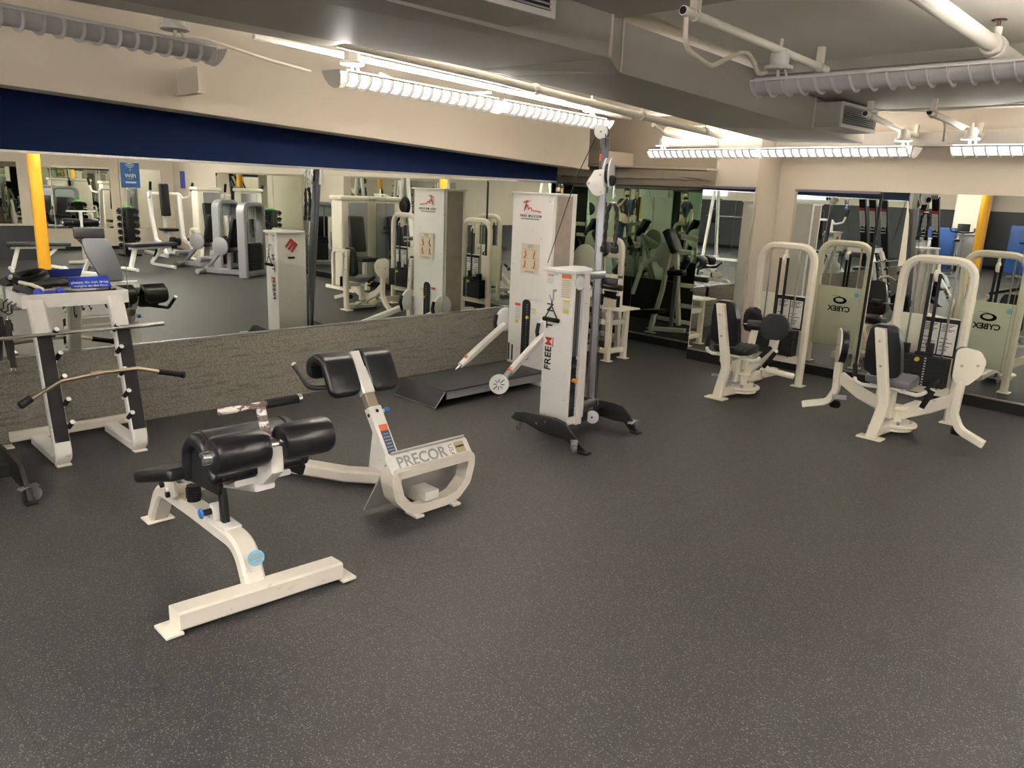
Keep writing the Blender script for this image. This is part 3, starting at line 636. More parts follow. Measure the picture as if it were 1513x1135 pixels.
    m = T.mb(); m.prism([(-2.745,.50),(-2.73,.61),(-2.665,.67),(-2.56,.63),(-2.48,.56),(-2.50,.52)], (0,yc-.165,0), (1,0,0), (0,0,1), .012); T.part('pad_end_board', m, BLACK); m = T.mb(); m.prism([(-2.745,.50),(-2.73,.61),(-2.665,.67),(-2.56,.63),(-2.48,.56),(-2.50,.52)], (0,yc+.155,0), (1,0,0), (0,0,1), .012); T.part('pad_end_board', m, BLACK)
    # curved bracket up to the rollers
    m = T.mb(); m.prism([(-2.64,.51),(-2.46,.535),(-2.385,.60),(-2.39,.69),(-2.45,.71),(-2.46,.63),(-2.56,.57)], (0,yc,0), (1,0,0), (0,0,1), .05, bev=.008); T.part('roller_bracket', m, WHITE)
    ax = (-2.42, .695)
    for y0, y1 in ((1.015, 1.215), (1.262, 1.465)):
        m = T.mb(); m.cyl((ax[0],y0,ax[1]), (ax[0],y1,ax[1]), .068, 32, bev=.022)
        T.part('roller_pad', m, VINYL)
    m = T.mb(); m.cyl((ax[0],.985,ax[1]), (ax[0],1.482,ax[1]), .0235, 18, bev=.004); T.part('roller_axle', m, CHROME)
    # T handle with worn paint, grip missing on the near half
    m = T.mb(); m.rtube([(-2.455,yc,.69), (-2.50,yc,.815)], .030, .030, sd); T.part('handle_post', m, CHIPPED)
    m = T.mb(); m.cyl((-2.506,1.09,.820), (-2.506,1.40,.820), .0125, 14); T.part('handle_bar', m, CHIPPED)
    m = T.mb(); m.cyl((-2.506,1.265,.820), (-2.506,1.392,.820), .0165, 16); T.part('hand_grip', m, FOAM)
    m = T.mb(); m.cyl((-2.506,1.388,.820), (-2.506,1.404,.820), .0185, 16, bev=.003); T.part('grip_end_ring', m, CHROME)
ab_bench()

# ---------------------------------------------------------------- back extension bench
def back_extension():
    T = Thing('back_extension_bench', 'white back extension bench with two curved black hip pads and a D shaped foot frame', 'exercise bench', (-3.2, 2.33, 0))
    yc = 2.34
    m = T.mb(); m.rtube([(-3.84,1.965,.062), (-3.46,2.205,.045), (-3.28,2.335,.055), (-2.93,2.335,.055)], .07, .095, (0,0,1), fil=.22, bev=.012)
    # (w is vertical here)
    T.part('rear_base_tube', m, WHITEW)
    m = T.mb(); m.box((-3.85,1.955,.008), (.09,.13,.012), (0,0,radians(33)), .003); T.part('foot_plate', m, WHITEW)
    m = T.mb(); m.prism([(-3.42,.045),(-3.30,.045),(-3.20,.10),(-3.335,.33),(-3.375,.30)], (0,yc,0), (1,0,0), (0,0,1), .05, bev=.008); T.part('gusset', m, WHITE)
    P0, P1 = Vector((-3.185,yc,.10)), Vector((-3.405,yc,.415)); d = (P1-P0).normalized(); side = Vector((0,1,0)); nrm = Vector((-d.z,0,d.x))*-1
    m = T.mb(); m.rtube([P0, P1], .082, .062, side, bev=.01); post = T.part('outer_post', m, WHITE)
    fn = side.cross(d).normalized(); 
    if fn.x < 0: fn = -fn
    f = lambda s, q=0, o=.0315: P0+d*s+side*q+fn*o
    rt = side if side.cross(d).dot(fn) > 0 else -side
    label_sticker(T, f(.165), rt, d, .052, .215, ORANGE, DBLUE, 9, post, 'instruction_label')
    m = T.mb(); m.cyl(f(.355,0,.028), f(.355,0,.033), .010, 14); m.cyl(P0+d*.345-side*.040, P0+d*.345-side*.043, .011, 14); T.part('adjusting_hole', m, BLACK)
    m = T.mb(); m.rtube([P1-d*.03, P1+d*.085], .066, .048, side, bev=.006); T.part('scale_sleeve', m, LEXAN)
    m = T.mb(); m.rtube([P1+d*.083, P1+d*.235], .076, .058, side, bev=.008); T.part('upper_post', m, WHITE)
    m = T.mb(); m.cyl(P1-d*.03+side*.04, P1-d*.03+side*.062, .011, 12); k = T.part('pull_pin', m, CREAM)
    m = T.mb(); m.cyl(P1-d*.03+side*.06, P1-d*.03+side*.085, .013, 12, r2=.019); m.cyl(P1-d*.03+side*.084, P1-d*.03+side*.089, .019, 14); T.part('blue_knob', m, BLUEK, k)
    # hip pads: curved shells opening downward, one each side of the post
    top = Vector((-3.60, yc, .665))
    m = T.mb(); m.rtube([P1+d*.22, P1+d*.335], .062, .05, side, bev=.006); T.part('pad_mast', m, WHITE)
    for sgn in (-1, 1):
        cy = yc+sgn*.128
        m = T.mb(); m.bent_pad([(-3.70,cy,.545), (-3.70,cy,.64), (-3.625,cy,.68), (-3.56,cy,.665), (-3.515,cy,.59), (-3.462,cy,.485)], .195, .055, (0,1,0), .055, .04)
        T.part('hip_pad', m, VINYL)
    m = T.mb(); m.box((-3.565, yc, .60), (.05, .30, .012), (0, radians(30), 0)); T.part('pad_mount_plate', m, BLACK)
    for sgn in (-1, 1):
        cy = yc+sgn*.19
        m = T.mb(); m.tube([(-3.56,yc+sgn*.04,.52), (-3.66,cy+sgn*.0,.50), (-3.72,cy+sgn*.02,.50), (-3.83,cy+sgn*.04,.60)], .014, 12, fil=.05); h = T.part('handle', m, BLACK)
        m = T.mb(); m.cyl((-3.83,cy+sgn*.04,.60), (-3.842,cy+sgn*.042,.611), .017, 14, bev=.003); T.part('handle_tip', m, CHROME, h)
    # D shaped foot frame, facing away from the pads
    X = -2.885
    D = [(2.075,.262),(2.555,.262),(2.575,.245),(2.575,.20),(2.55,.11),(2.48,.045),(2.40,.028),(2.25,.028),(2.16,.05),(2.095,.12),(2.075,.20)]
    ctr = Vector((X,2.325,.19))
    path = [Vector((X,y,z)) for y, z in D]
    m = T.mb(); loop = fillet(path, .05, 3, closed=True); 
    T_ = tangents(loop, True); rings = []
    for i, p in enumerate(loop):
        t = T_[i]; inn = (Vector((1,0,0)).cross(t)).normalized()
        rings.append([p+Vector((a,0,0))+inn*b for a, b in ((-.05,-.010),(.05,-.010),(.05,.014),(-.05,.014))])
    # flanged band
    m.ring_sweep(rings, closed=True)
    rings = []
    for i, p in enumerate(loop):
        t = T_[i]; inn = (Vector((1,0,0)).cross(t)).normalized()
        if inn.dot(ctr-p) < 0: inn = -inn
        rings.append([p+Vector((.046,0,0))+inn*b+Vector((a,0,0)) for a, b in ((0,-.004),(.008,-.004),(.008,.036),(0,.036))])
    m.ring_sweep(rings, closed=True)
    T.part('foot_frame', m, WHITEW)
    # slanted badge panel on top
    u = Vector((0,1,0)); v = Vector((-.62,0,.785)).normalized(); c = Vector((-2.852,2.318,.262))
    m = T.mb(); m.prism(rrect(.515,.115,.02), c+v*.035, u, v, .012, bev=.003); pn = T.part('badge_panel', m, WHITE)
    nz = u.cross(v); 
    m = T.mb(); m.text('PRECOR', .082, c+v*.036+nz*.0075+u*-.052, u, v, .012); T.part('lettering', m, GREYP, pn)
    m = T.mb(); m.text('USA', .036, c+v*.036+nz*.0075+u*.135, -v, u, 0); T.part('small_lettering', m, GREYP, pn)
    m = T.mb(); m.prism(rrect(.062,.062,.004), c+v*.040+nz*.0072+u*.195, u, v, .001); q = T.part('gold_plate', m, mat('gold_label', (.45,.38,.22), .4)); q.parent = pn
    m = T.mb(); m.text('ICARIAN', .013, c+v*.045+nz*.0085+u*.195, u, v, .03); T.part('plate_print', m, INK, pn)
    # sloping foot plate behind the D frame
    m = T.mb(); m.prism([(2.02,0),(2.56,0),(2.56,.34),(2.10,.34)], (-3.02,0,.03), (0,1,0), (.36,0,.93), .008); T.part('foot_plate_panel', m, mat('grey_foot_plate', (.42,.40,.38), .35, .3), smooth=False)
    m = T.mb(); m.box((-2.95,2.335,.075), (.16,.09,.05), None, .006); T.part('cross_tube', m, WHITE)
    for y in (2.215, 2.455):
        m = T.mb(); m.box((-2.862,y,.010), (.10,.05,.014), None, .003); m.cyl((-2.83,y,.016), (-2.83,y,.020), .007, 8); T.part('foot_plate', m, WHITEW)
back_extension()

# ---------------------------------------------------------------- accessory rack
def accessory_rack():
    T = Thing('accessory_rack', 'white attachment rack with dark peg strips against the left wall', 'rack', (-4.85, 1.33, 0))
    for y in (1.115, 1.525):
        m = T.mb(); m.rtube([(-5.12,y,.032), (-4.612,y,.032), (-4.66,y,.20), (-4.80,y,.74), (-4.86,y,.89), (-5.05,y,.905)], .085, .058, (0,1,0), fil=.10, bev=.010)
        up = T.part('upright', m, WHITE)
        a, b = Vector((-4.640,y,.14)), Vector((-4.785,y,.725)); t = (b-a).normalized(); nn = Vector((t.z,0,-t.x))
        m = T.mb(); m.prism([(-.036,0),(.036,0),(.036,(b-a).length),(-.036,(b-a).length)], a+nn*.030, (0,1,0), t, .004); T.part('grip_strip', m, GRIPT, up, smooth=False)
        m = T.mb(); m.box((-4.64,y,.006), (.05,.075,.012), None, .003); T.part('rubber_foot', m, WHITEW, up)
    for y0, n in ((1.158, 5), (1.475, 5)):
        for k in range(5):
            f = .10+k*.215; a, b = Vector((-4.640,y0,.14)), Vector((-4.785,y0,.725)); p = a+(b-a)*f; t = (b-a).normalized()
            out = Vector((t.z,0,-t.x)); dr = (out*.8+Vector((0,.18,.5))).normalized()
            p = p-out*.02
            q = p+dr*.09+Vector((0,.0,0))
            m = T.mb(); m.cyl(p, p+dr*.035, .009, 12); pg = T.part('peg', m, WHITE)
            m = T.mb(); m.cyl(p+dr*.03, q, .0135, 14); T.part('peg_sleeve', m, FOAM, pg)
            m = T.mb(); m.cyl(q, q+dr*.006, .0135, 14, bev=.002); T.part('peg_cap', m, WPRINT, pg)
    m = T.mb(); m.rtube([(-5.16,.975,.06), (-5.16,1.66,.06)], .05, .055, (1,0,0), bev=.006); T.part('rear_bar', m, WHITEW)
    for y in (.955, 1.68):
        m = T.mb(); m.box((-5.15,y,.006), (.075,.06,.010), None, .003); T.part('foot_plate', m, WHITEW)
    # tray
    m = T.mb(); bx(m, -5.21,-4.865, 1.055,1.60, .885,.893); bx(m, -4.873,-4.862, 1.055,1.60, .86,.935); bx(m, -5.21,-5.20, 1.055,1.60, .885,.935); bx(m, -5.21,-4.865, 1.05,1.06, .86,.935); bx(m, -5.21,-4.865, 1.595,1.605, .86,.935)
    T.part('tray', m, WHITE, smooth=False)
    m = T.mb()
    m.tube([(-4.92,1.32,.862), (-4.92,1.32,.80), (-4.895,1.32,.785), (-4.88,1.32,.805)], .004, 8, fil=.01)
    for y in (1.40, 1.44): m.tube([(-5.05,y,.862), (-5.05,y,.82), (-5.03,y,.805), (-5.01,y,.82)], .004, 8, fil=.01)
    for x in (-5.15, -5.05, -4.96): m.tube([(x,1.045,.88), (x,1.02,.86), (x,1.02,.83), (x,1.0,.82), (x,.985,.835)], .004, 8, fil=.01)
    T.part('hooks', m, BLACK)
accessory_rack()
m = MB(); y0, y1 = .62, 1.74; x, z = -4.735, .735
m.cyl((x-.01,y0,z-.01), (x,y1,z+.003), .0105, 16); m.cyl((x,1.50,z+.001), (x,y1+.01,z+.003), .0145, 16, bev=.002); m.cyl((x-.001,1.495,z), (x,1.503,z+.001), .018, 14); single('cable_bar', m, CHROME, 'straight chrome pulldown bar resting on the top pegs of the rack', 'bar')
T = Thing('lat_bar', 'bent nickel pulldown bar with black ends on the middle pegs of the rack', 'bar', (-4.68,1.33,.50))
m = T.mb(); m.tube([(-4.585,.95,.405), (-4.640,1.14,.485), (-4.650,1.33,.502), (-4.650,1.55,.502), (-4.635,1.68,.465)], .0115, 14, fil=.08); m.cyl((-4.650,1.30,.500), (-4.650,1.36,.501), .018, 14, bev=.003); T.part('bar', m, BRASSY)
m = T.mb(); m.tube([(-4.650+.013*cos(a), 1.33, .478+.013*sin(a)) for a in [2*pi*k/12 for k in range(12)]], .004, 6, closed=True); T.part('centre_ring', m, STEEL)
m = T.mb(); m.cyl((-4.597,.985,.422), (-4.577,.925,.395), .021, 16, bev=.005); T.part('end_cap', m, PLASTIC)
m = T.mb(); m.cyl((-4.636,1.665,.47), (-4.625,1.80,.435), .017, 16, bev=.004); m.cyl((-4.625,1.795,.436), (-4.624,1.812,.432), .021, 16, bev=.003); T.part('hand_grip', m, FOAM)
# things on the tray
def loop(name, pts, r, mt, label, cat, n=8, fil=.03, closed=False, group=None):
    m = MB(); m.tube(pts, r, n, fil=fil, closed=closed); return single(name, m, mt, label, cat, group)
def ellp(cx, cy, z, a, b, rot, k=20, dz=0):
    return [(cx+a*cos(t)*cos(rot)-b*sin(t)*sin(rot), cy+a*cos(t)*sin(rot)+b*sin(t)*cos(rot), z+dz*cos(t)) for t in [2*pi*i/k for i in range(k)]]
m = MB()
for i, (cx, cy, z, a, b, r, rad) in enumerate(((-5.06,1.235,.962,.10,.085,.3,.020), (-5.05,1.24,.978,.088,.07,.9,.016))): m.tube(ellp(cx, cy, z, a, b, r, dz=.018), rad, 8, closed=True)
single('padded_strap', m, PLASTIC, 'thick black padded strap coiled in a loop on the rack tray', 'strap')
m = MB(); m.tube([(-5.17,1.10,.925), (-5.06,1.09,.945), (-4.96,1.12,.935), (-4.90,1.15,.915)], .026, 8, fil=.05); m.tube([(-4.90,1.16,.917), (-4.93,1.26,.930), (-4.91,1.36,.915)], .02, 8, fil=.04); single('ankle_strap', m, ROPE, 'limp black ankle strap lying along the front left of the rack tray', 'strap')
m = MB(); m.tube([(-5.13,1.11,.975), (-5.02,1.14,.972), (-4.92,1.17,.955)], .011, 10, fil=.03); single('webbing_handle', m, mat('cream_webbing', (.62,.58,.47), .7), 'cream webbing handle lying across the black straps on the tray', 'handle')
T = Thing('hand_grip_set', 'pair of dark blue plastic handle ends at the front of the tray', 'handle', (-4.90,1.2,.92))
for y in (1.145, 1.255):
    m = T.mb(); m.cyl((-4.905,y,.925), (-4.900,y,.955), .026, 16, bev=.010); m.ball((-4.902,y,.948), .022, 12, (1,1,.8)); T.part('grip_disc', m, BLUEH)
m = T.mb(); m.cyl((-4.903,1.165,.94), (-4.903,1.24,.94), .009, 10); T.part('grip_link', m, BLUEH)
T = Thing('paper_sign', 'deep blue sign about dropping weights lying on the rack tray', 'sign', (-5.02,1.41,.95))
m = T.mb(); u = Vector((.05,1,0)).normalized(); v = Vector((-.75,0,.66)).normalized(); c = Vector((-4.985,1.435,.975)); m.prism(rrect(.215,.085,.003), c, u, v, .004); s_ = T.part('sign_board', m, SIGNB)
nz = u.cross(v); m = T.mb(); m.text('please do not drop', .026, c-v*.002+nz*.003, u, v, .012, .0008); m.text('weights on the floor', .022, c-v*.030+nz*.003, u, v, .010, .0008); T.part('lettering', m, WPRINT, s_)
m = MB(); m.tube([(-4.96,1.30,.915), (-4.94,1.42,.918), (-4.93,1.56,.922)], .016, 10); m.cyl((-5.05,1.57,.93), (-4.90,1.50,.92), .007, 8); single('short_bar', m, GRIPT, 'dark padded short bar along the right front of the rack tray', 'bar')
m = MB(); m.cyl((-5.12,1.27,.945), (-5.0,1.56,.94), .011, 12); single('chrome_handle', m, CHROME, 'chrome attachment rod under the blue sign on the tray', 'handle')
T = Thing('hanging_strap', 'black webbing strap hanging from a ring at the left front of the rack', 'strap', (-4.96,.99,.8))
m = T.mb(); m.tube([(-4.965+.016*cos(a), .995, .800+.018*sin(a)) for a in [2*pi*k/16 for k in range(16)]], .0035, 6, closed=True); T.part('ring', m, CHROME)
m = T.mb(); m.prism([(-.016,0),(.016,0),(.013,-.14),(.017,-.27),(-.012,-.27),(-.016,-.14)], (-4.965,.995,.79), (0,1,0), (0,0,1), .008); T.part('webbing', m, ROPE)
m = T.mb(); m.tube([(-4.965, .995+.012*cos(a), .508+.012*sin(a)) for a in [2*pi*k/12 for k in range(12)]], .003, 6, closed=True); T.part('lower_ring', m, CHROME)
T = Thing('hanging_strap', 'black split strap hanging at the far left edge of the rack', 'strap', (-5.05,.92,.8))
m = T.mb(); m.tube([(-5.10+.016*cos(a), .985, .800+.018*sin(a)) for a in [2*pi*k/16 for k in range(16)]], .0035, 6, closed=True); T.part('ring', m, CHROME)
m = T.mb(); m.prism([(-.014,0),(.014,0),(.028,-.16),(.034,-.25),(.016,-.25),(.004,-.10),(-.010,-.25),(-.03,-.25)], (-5.10,.985,.79), (0,1,0), (0,0,1), .008); T.part('webbing', m, ROPE)

# ---------------------------------------------------------------- mobile cable tower
def caster(T, x, y, brake=True, rz=0, parent=None):
    m = T.mb(); m.cyl((x-.012*cos(rz),y-.012*sin(rz),.033), (x+.012*cos(rz),y+.012*sin(rz),.033), .032, 20, bev=.004); w = T.part('caster_wheel', m, mat('grey_wheel', (.20,.20,.20), .4), parent)
    m = T.mb(); m.cyl((x-.018*cos(rz),y-.018*sin(rz),.033), (x+.018*cos(rz),y+.018*sin(rz),.033), .012, 12)
    for s_ in (-1, 1): m.box((x+s_*.017*cos(rz), y+s_*.017*sin(rz), .052), (.003, .03, .05), (0,0,rz))
    m.box((x, y, .078), (.045, .04, .005), (0,0,rz)); T.part('caster_fork', m, STEEL, parent)
    if brake:
        m = T.mb(); m.box((x+.03*sin(rz), y-.045*cos(rz), .075), (.04, .05, .006), (radians(12),0,rz), .002); T.part('brake_lever', m, STEEL, parent)
def cable_tower(label, org=(0,0,0), extras=True):
    """built about (-3.33, 3.95); org shifts the whole tower"""
    ox, oy, _ = org; T = Thing('cable_tower', label, 'cable machine', (-3.33, 3.9, 0), 'mobile cable towers')
    # housing: angled sheet-metal column
    x0, x1, y0, y1 = -3.445, -3.205, 3.73, 4.02
    m = T.mb(); pl = [(x0,y0),(x1,y0),(x1,y0+.075),(x1-.10,y0+.085),(x1-.10,y1),(x0-.01,y1+.05),(x0-.02,y1)]
    pl = [(-3.445,3.73),(-3.330,3.715),(-3.205,3.735),(-3.205,3.752),(-3.235,3.755),(-3.24,3.885),(-3.30,3.97),(-3.445,4.04)]
    m.prism([(a, b) for a, b in pl], (0,0,.61), (1,0,0), (0,1,0), .98, bev=.004); hs = T.part('housing', m, WHITE)
    m = T.mb(); m.prism([(-3.46,3.715),(-3.33,3.700),(-3.195,3.72),(-3.185,3.87),(-3.27,3.99),(-3.40,4.06),(-3.46,4.02)], (0,0,1.112), (1,0,0), (0,1,0), .022, bev=.004); T.part('top_cover', m, WPRINT)
    # weight stack seen through the side slot
    m = T.mb(); bx(m, -3.242,-3.228, 3.757,3.822, .14,.56); T.part('weight_slot', m, BLACK, smooth=False)
    m = T.mb()
    for k in range(14): bx(m, -3.232,-3.216, 3.760,3.818, .15+k*.028, .174+k*.028)
    T.part('weight_plates', m, PLATEK, smooth=False)
    m = T.mb(); m.cyl((-3.218,3.79,.40), (-3.185,3.79,.40), .016, 14, bev=.004); T.part('selector_pin', m, mat('orange_pin', (.85,.30,.02), .4))
    m = T.mb(); bx(m, -3.228,-3.216, 3.762,3.792, .56,1.08); bx(m, -3.228,-3.216, 3.797,3.820, .56,1.08); T.part('guide_channel', m, ALU, smooth=False)
    m = T.mb(); bx(m, -3.235,-3.200, 3.825,3.882, .09,1.10); bx(m, -3.250,-3.232, 3.905,3.935, .12,1.02); bx(m, -3.25,-3.20, 3.88,3.91, .95,1.0); T.part('rear_upright', m, WHITE, smooth=False)
    m = T.mb(); bx(m, -3.235,-3.205, 3.75,3.83, .10,.15); T.part('stack_sill', m, WHITE, smooth=False)
    m = T.mb(); m.cyl((-3.206,3.785,1.045), (-3.198,3.785,1.045), .045, 24, bev=.003); m.cyl((-3.198,3.785,1.045), (-3.195,3.785,1.045), .007, 10); T.part('side_pulley', m, WPRINT)
    # post
    P = lambda z: Vector((-3.375+.0*(z), 4.20, z))
    m = T.mb(); m.rtube([(-3.325,4.13,.12), (-3.43,4.22,1.96)], .056, .075, (1,.9,0), bev=.010); T.part('slide_post', m, ALU)
    m = T.mb(); m.rtube([(-3.425,4.225,1.58), (-3.437,4.23,1.965)], .058, .07, (1,.9,0), bev=.008); T.part('post_sleeve', m, WHITE)
    m = T.mb(); m.box((-3.275,4.02,.185), (.04,.22,.05), None, .004); T.part('post_clamp', m, STEEL); m = T.mb(); m.box((-3.30,4.02,1.075), (.04,.24,.05), None, .004); T.part('post_clamp', m, STEEL)
    c = Vector((-3.445,4.20,2.003)); ay = Vector((.35,-.94,0)).normalized()
    m = T.mb(); m.cyl(c-ay*.005, c+ay*.022, .046, 32, bev=.003); hd = T.part('head_pulley', m, WPRINT)
    m = T.mb(); m.cyl(c-ay*.030, c-ay*.006, .046, 32, bev=.003); T.part('head_pulley_back', m, PLASTIC, hd)
    m = T.mb(); m.cyl(c+ay*.022, c+ay*.026, .007, 10); T.part('axle_bolt', m, GREYP, hd)
    m = T.mb(); m.tube([(-3.49,4.205,1.985), (-3.56,4.10,1.70), (-3.69,4.00,1.12)], .0028, 6); m.tube([(-3.405,4.19,1.99), (-3.39,4.20,1.75)], .0028, 6); m.tube([(-3.34,4.17,1.55), (-3.25,4.10,.10)], .0032, 6); T.part('cable', m, INK)
    # carriage with swivelling pulley
    q = Vector((-3.405,4.19,0)); m = T.mb(); m.prism([(-.10,1.665),(-.045,1.755),(.035,1.765),(.035,1.60),(-.015,1.585),(-.05,1.60)], q+ay*.04, (.94,.35,0), (0,0,1), .012, bev=.003); cr = T.part('carriage_plate', m, WHITE)
    m = T.mb(); 
    for u_, z in ((-.075,1.668), (0,1.725), (.005,1.615)): p = q+ay*.047+Vector((.94,.35,0))*u_; m.cyl((p.x,p.y,z), (p.x+ay.x*.004,p.y+ay.y*.004,z), .008, 10)
    T.part('plate_bolts', m, STEEL, cr)
    m = T.mb(); m.box((-3.40,4.19,1.66), (.05,.06,.10), None, .004); T.part('carriage_block', m, BLACK)
    dd = Vector((.92,.39,0)).normalized(); c2 = Vector((-3.352,4.16,1.735))
    m = T.mb(); pl = circ(.10, 30, sx=.75); m.prism(pl, c2, Vector((-.39,.92,0)), (0,0,1), .012, bev=.003); m.prism(circ(.10, 30, sx=.75), c2+dd*.035, Vector((-.39,.92,0)), (0,0,1), .012, bev=.003); sw = T.part('swivel_shield', m, WPRINT)
    m = T.mb(); m.cyl(c2+dd*.006, c2+dd*.03, .065, 24); T.part('swivel_pulley', m, PLASTIC, sw)
    m = T.mb()
    for k in range(8):
        a = 2*pi*k/8; rr = Vector((-.39,.92,0)).normalized()*cos(a)+Vector((0,0,1))*sin(a); p = c2-dd*.007+rr*.045; m.tube([p-rr*.018, p+rr*.018], .0035, 6)
    T.part('shield_slots', m, INK, sw)
    m = T.mb(); m.box((-3.372,4.115,1.835), (.016,.003,.045)); T.part('orange_mark', m, ORANGE, sw)
    m = T.mb(); m.ball((-3.29,4.15,1.69), .030, 14, (1,1,1.15)); T.part('cable_stop_ball', m, PLASTIC)
    # base beams on casters
    def bbeam(y, xs_, drop, nm):
        m = T.mb(); xa, xb = xs_
        m.prism([(xa,.085),(xa+.04,.135),(xa+.13,.155),(-3.20,.175),(-3.12,.165),(-3.06,.115),(xb,.025),(xb,.010),(xb-.05,.010),(-3.10,.060),(-3.19,.050),(-3.33,.055),(xa+.13,.085),(xa+.05,.080)], (0,y,0), (1,0,0), (0,0,1), .022, bev=.002)
        m.box((xb-.01, y, .010), (.07,.055,.018), None, .003)
        return T.part(nm, m, BLACK)
    b1 = bbeam(3.62, (-3.60,-2.93), 0, 'front_base_beam')
    for x, z in ((-3.35,.105), (-3.27,.135)):
        m = T.mb(); m.cyl((x,3.608,z), (x,3.600,z), .009, 8); T.part('beam_bolt', m, CHROME, b1)
    b2 = bbeam(4.24, (-3.72,-2.99), 0, 'rear_base_beam')
    m = T.mb(); bx(m, -3.37,-3.29, 3.63,4.23, .06,.12); T.part('base_spine', m, BLACK, smooth=False)
    caster(T, -3.57, 3.66, True, .5); caster(T, -3.00, 3.585, True, .9); caster(T, -3.04, 4.27, True, .2); caster(T, -3.70, 4.27, False, .2)
    m = T.mb(); cw = Vector((-3.265,4.085,.085)); m.cyl(cw-ay*.004, cw+ay*.016, .046, 28, bev=.003); wl = T.part('floor_pulley', m, WPRINT)
    m = T.mb(); m.cyl(cw-ay*.022, cw-ay*.006, .044, 24); T.part('floor_pulley_back', m, PLASTIC, wl)
    m = T.mb(); m.cyl(cw+ay*.016, cw+ay*.019, .007, 10); T.part('axle_bolt', m, INK, wl)
    # lettering up the front
    F = Vector((0,-1,0)); fy = 3.716
    m = T.mb(); m.text('FREE', .078, (-3.382,fy,.530), (0,0,1), (-1,0,0), .008); m.text('TI  N', .078, (-3.382,fy,.815), (0,0,1), (-1,0,0), .008); T.part('lettering', m, INK, hs)
    m = T.mb(); m.text('M', .078, (-3.382,fy,.645), (0,0,1), (-1,0,0), .012); m.box((-3.345,fy,.645), (.006,.002,.062)); T.part('red_lettering', m, RED, hs)
    label_sticker(T, (-3.396,3.720,1.055), (1,0,0), (0,0,1), .050, .058, ORANGE, PAPERW, 3, hs)
    label_sticker(T, (-3.262,3.7215,1.020), (1,.14,0), (0,0,1), .072, .150, ORANGE, PAPER, 8, hs)
    label_sticker(T, (-3.255,3.7225,.905), (1,.14,0), (0,0,1), .052, .054, YELLOWP, PAPER, 2, hs, 'caution_label')
    label_sticker(T, (-3.255,3.7225,.858), (1,.14,0), (0,0,1), .042, .024, YELLOWP, YELLOWP, 0, hs, 'caution_label')
    # back face (seen in the mirror)
    m = T.mb(); 
    pts = [(-.06,-.06),(-.06,.06)]
    Xb = -3.448; C0 = Vector((Xb,3.88,.98)); ru = Vector((0,-.78,.62)).normalized(); rv = Vector((0,.62,.78)).normalized()
    for off in (-.038, 0, .038): m.prism([(-.012,-.045),(.012,-.045),(.012,.045),(-.012,.045)], C0+ru*off*1.0, ru, rv, .003)
    m.prism([(-.050,-.012),(.050,-.012),(.050,.012),(-.050,.012)], C0+rv*.045, ru, rv, .003); T.part('red_emblem', m, RED, hs, smooth=False)
    m = T.mb(); m.box((Xb,3.88,.865), (.003,.075,.018)); T.part('black_plate', m, INK, hs)
    # hook for the hand grip
    m = T.mb(); m.cyl((-3.34,3.715,.985), (-3.345,3.695,.985), .008, 10); m.tube([(-3.345,3.695,.985), (-3.34,3.692,.93), (-3.352,3.69,.915), (-3.372,3.69,.955)], .005, 8, fil=.012); T.part('accessory_hook', m, STEEL)
    return T
tw = cable_tower('mobile white cable tower on black caster legs standing free in front of the alcove')
T = Thing('stirrup_handle', 'black triangular hand grip hanging on the front of the free standing tower', 'handle', (-3.348,3.69,.86))
m = T.mb(); m.tube([(-3.349,3.690,.925), (-3.349,3.690,.895), (-3.349,3.69,.875)], .005, 8); m.tube([(-3.405,3.69,.800), (-3.349,3.69,.885), (-3.293,3.69,.800)], .0045, 8); T.part('webbing', m, ROPE)
m = T.mb(); m.cyl((-3.415,3.69,.795), (-3.283,3.69,.795), .0145, 16, bev=.002); T.part('grip', m, FOAM)
m = T.mb(); m.tube([(-3.349+.006*cos(a), 3.69, .922+.010*sin(a)) for a in [2*pi*k/12 for k in range(12)]], .002, 6, closed=True); T.part('snap_ring', m, CHROME)
T = Thing('triceps_rope', 'twisted black rope attachment hanging from the swivel pulley', 'rope', (-3.28,4.17,1.4))
m = T.mb(); m.tube([(-3.285,4.17,1.665), (-3.285,4.17,1.57)], .006, 8); m.tube([(-3.285+.012*cos(a), 4.17, 1.59+.022*sin(a)) for a in [2*pi*k/14 for k in range(14)]], .0035, 6, closed=True); m.box((-3.285,4.17,1.545), (.045,.02,.018), None, .004); T.part('clip', m, CHROME)
def rope(pts, r):
    P = fillet(pts, .06, 8); P2 = []
    for a, b in zip(P[:-1], P[1:]):
        n = max(1, int((b-a).length/.006))
        P2 += [a+(b-a)*k/n for k in range(n)]
    P2.append(P[-1]); T_ = tangents(P2); m = []
    out = []
    for s_ in range(2):
        q = []
        for i, p in enumerate(P2):
            a = i*.30+s_*pi; x = Vector((1,0,0)); y = T_[i].cross(x).normalized(); q.append(p+(x*cos(a)+y*sin(a))*r*.5)
        out.append(q)
    return out
for sgn in (-1, 1):
    m = T.mb()
    for q in rope([(-3.287+sgn*.010,4.17,1.545), (-3.287+sgn*.040,4.17,1.50), (-3.290+sgn*.047,4.17,1.255)], .011): m.tube(q, .0105, 6)
    rp = T.part('rope_strand', m, ROPE)
    m = T.mb(); m.cyl((-3.290+sgn*.047,4.17,1.262), (-3.290+sgn*.047,4.17,1.218), .025, 18, bev=.008); T.part('rubber_ball_end', m, PLASTIC, rp)
tw2 = copy_thing(tw.e, (-4.50, .50, 0), None, 'mobile cable tower whose caster leg pokes in at the lower left edge')
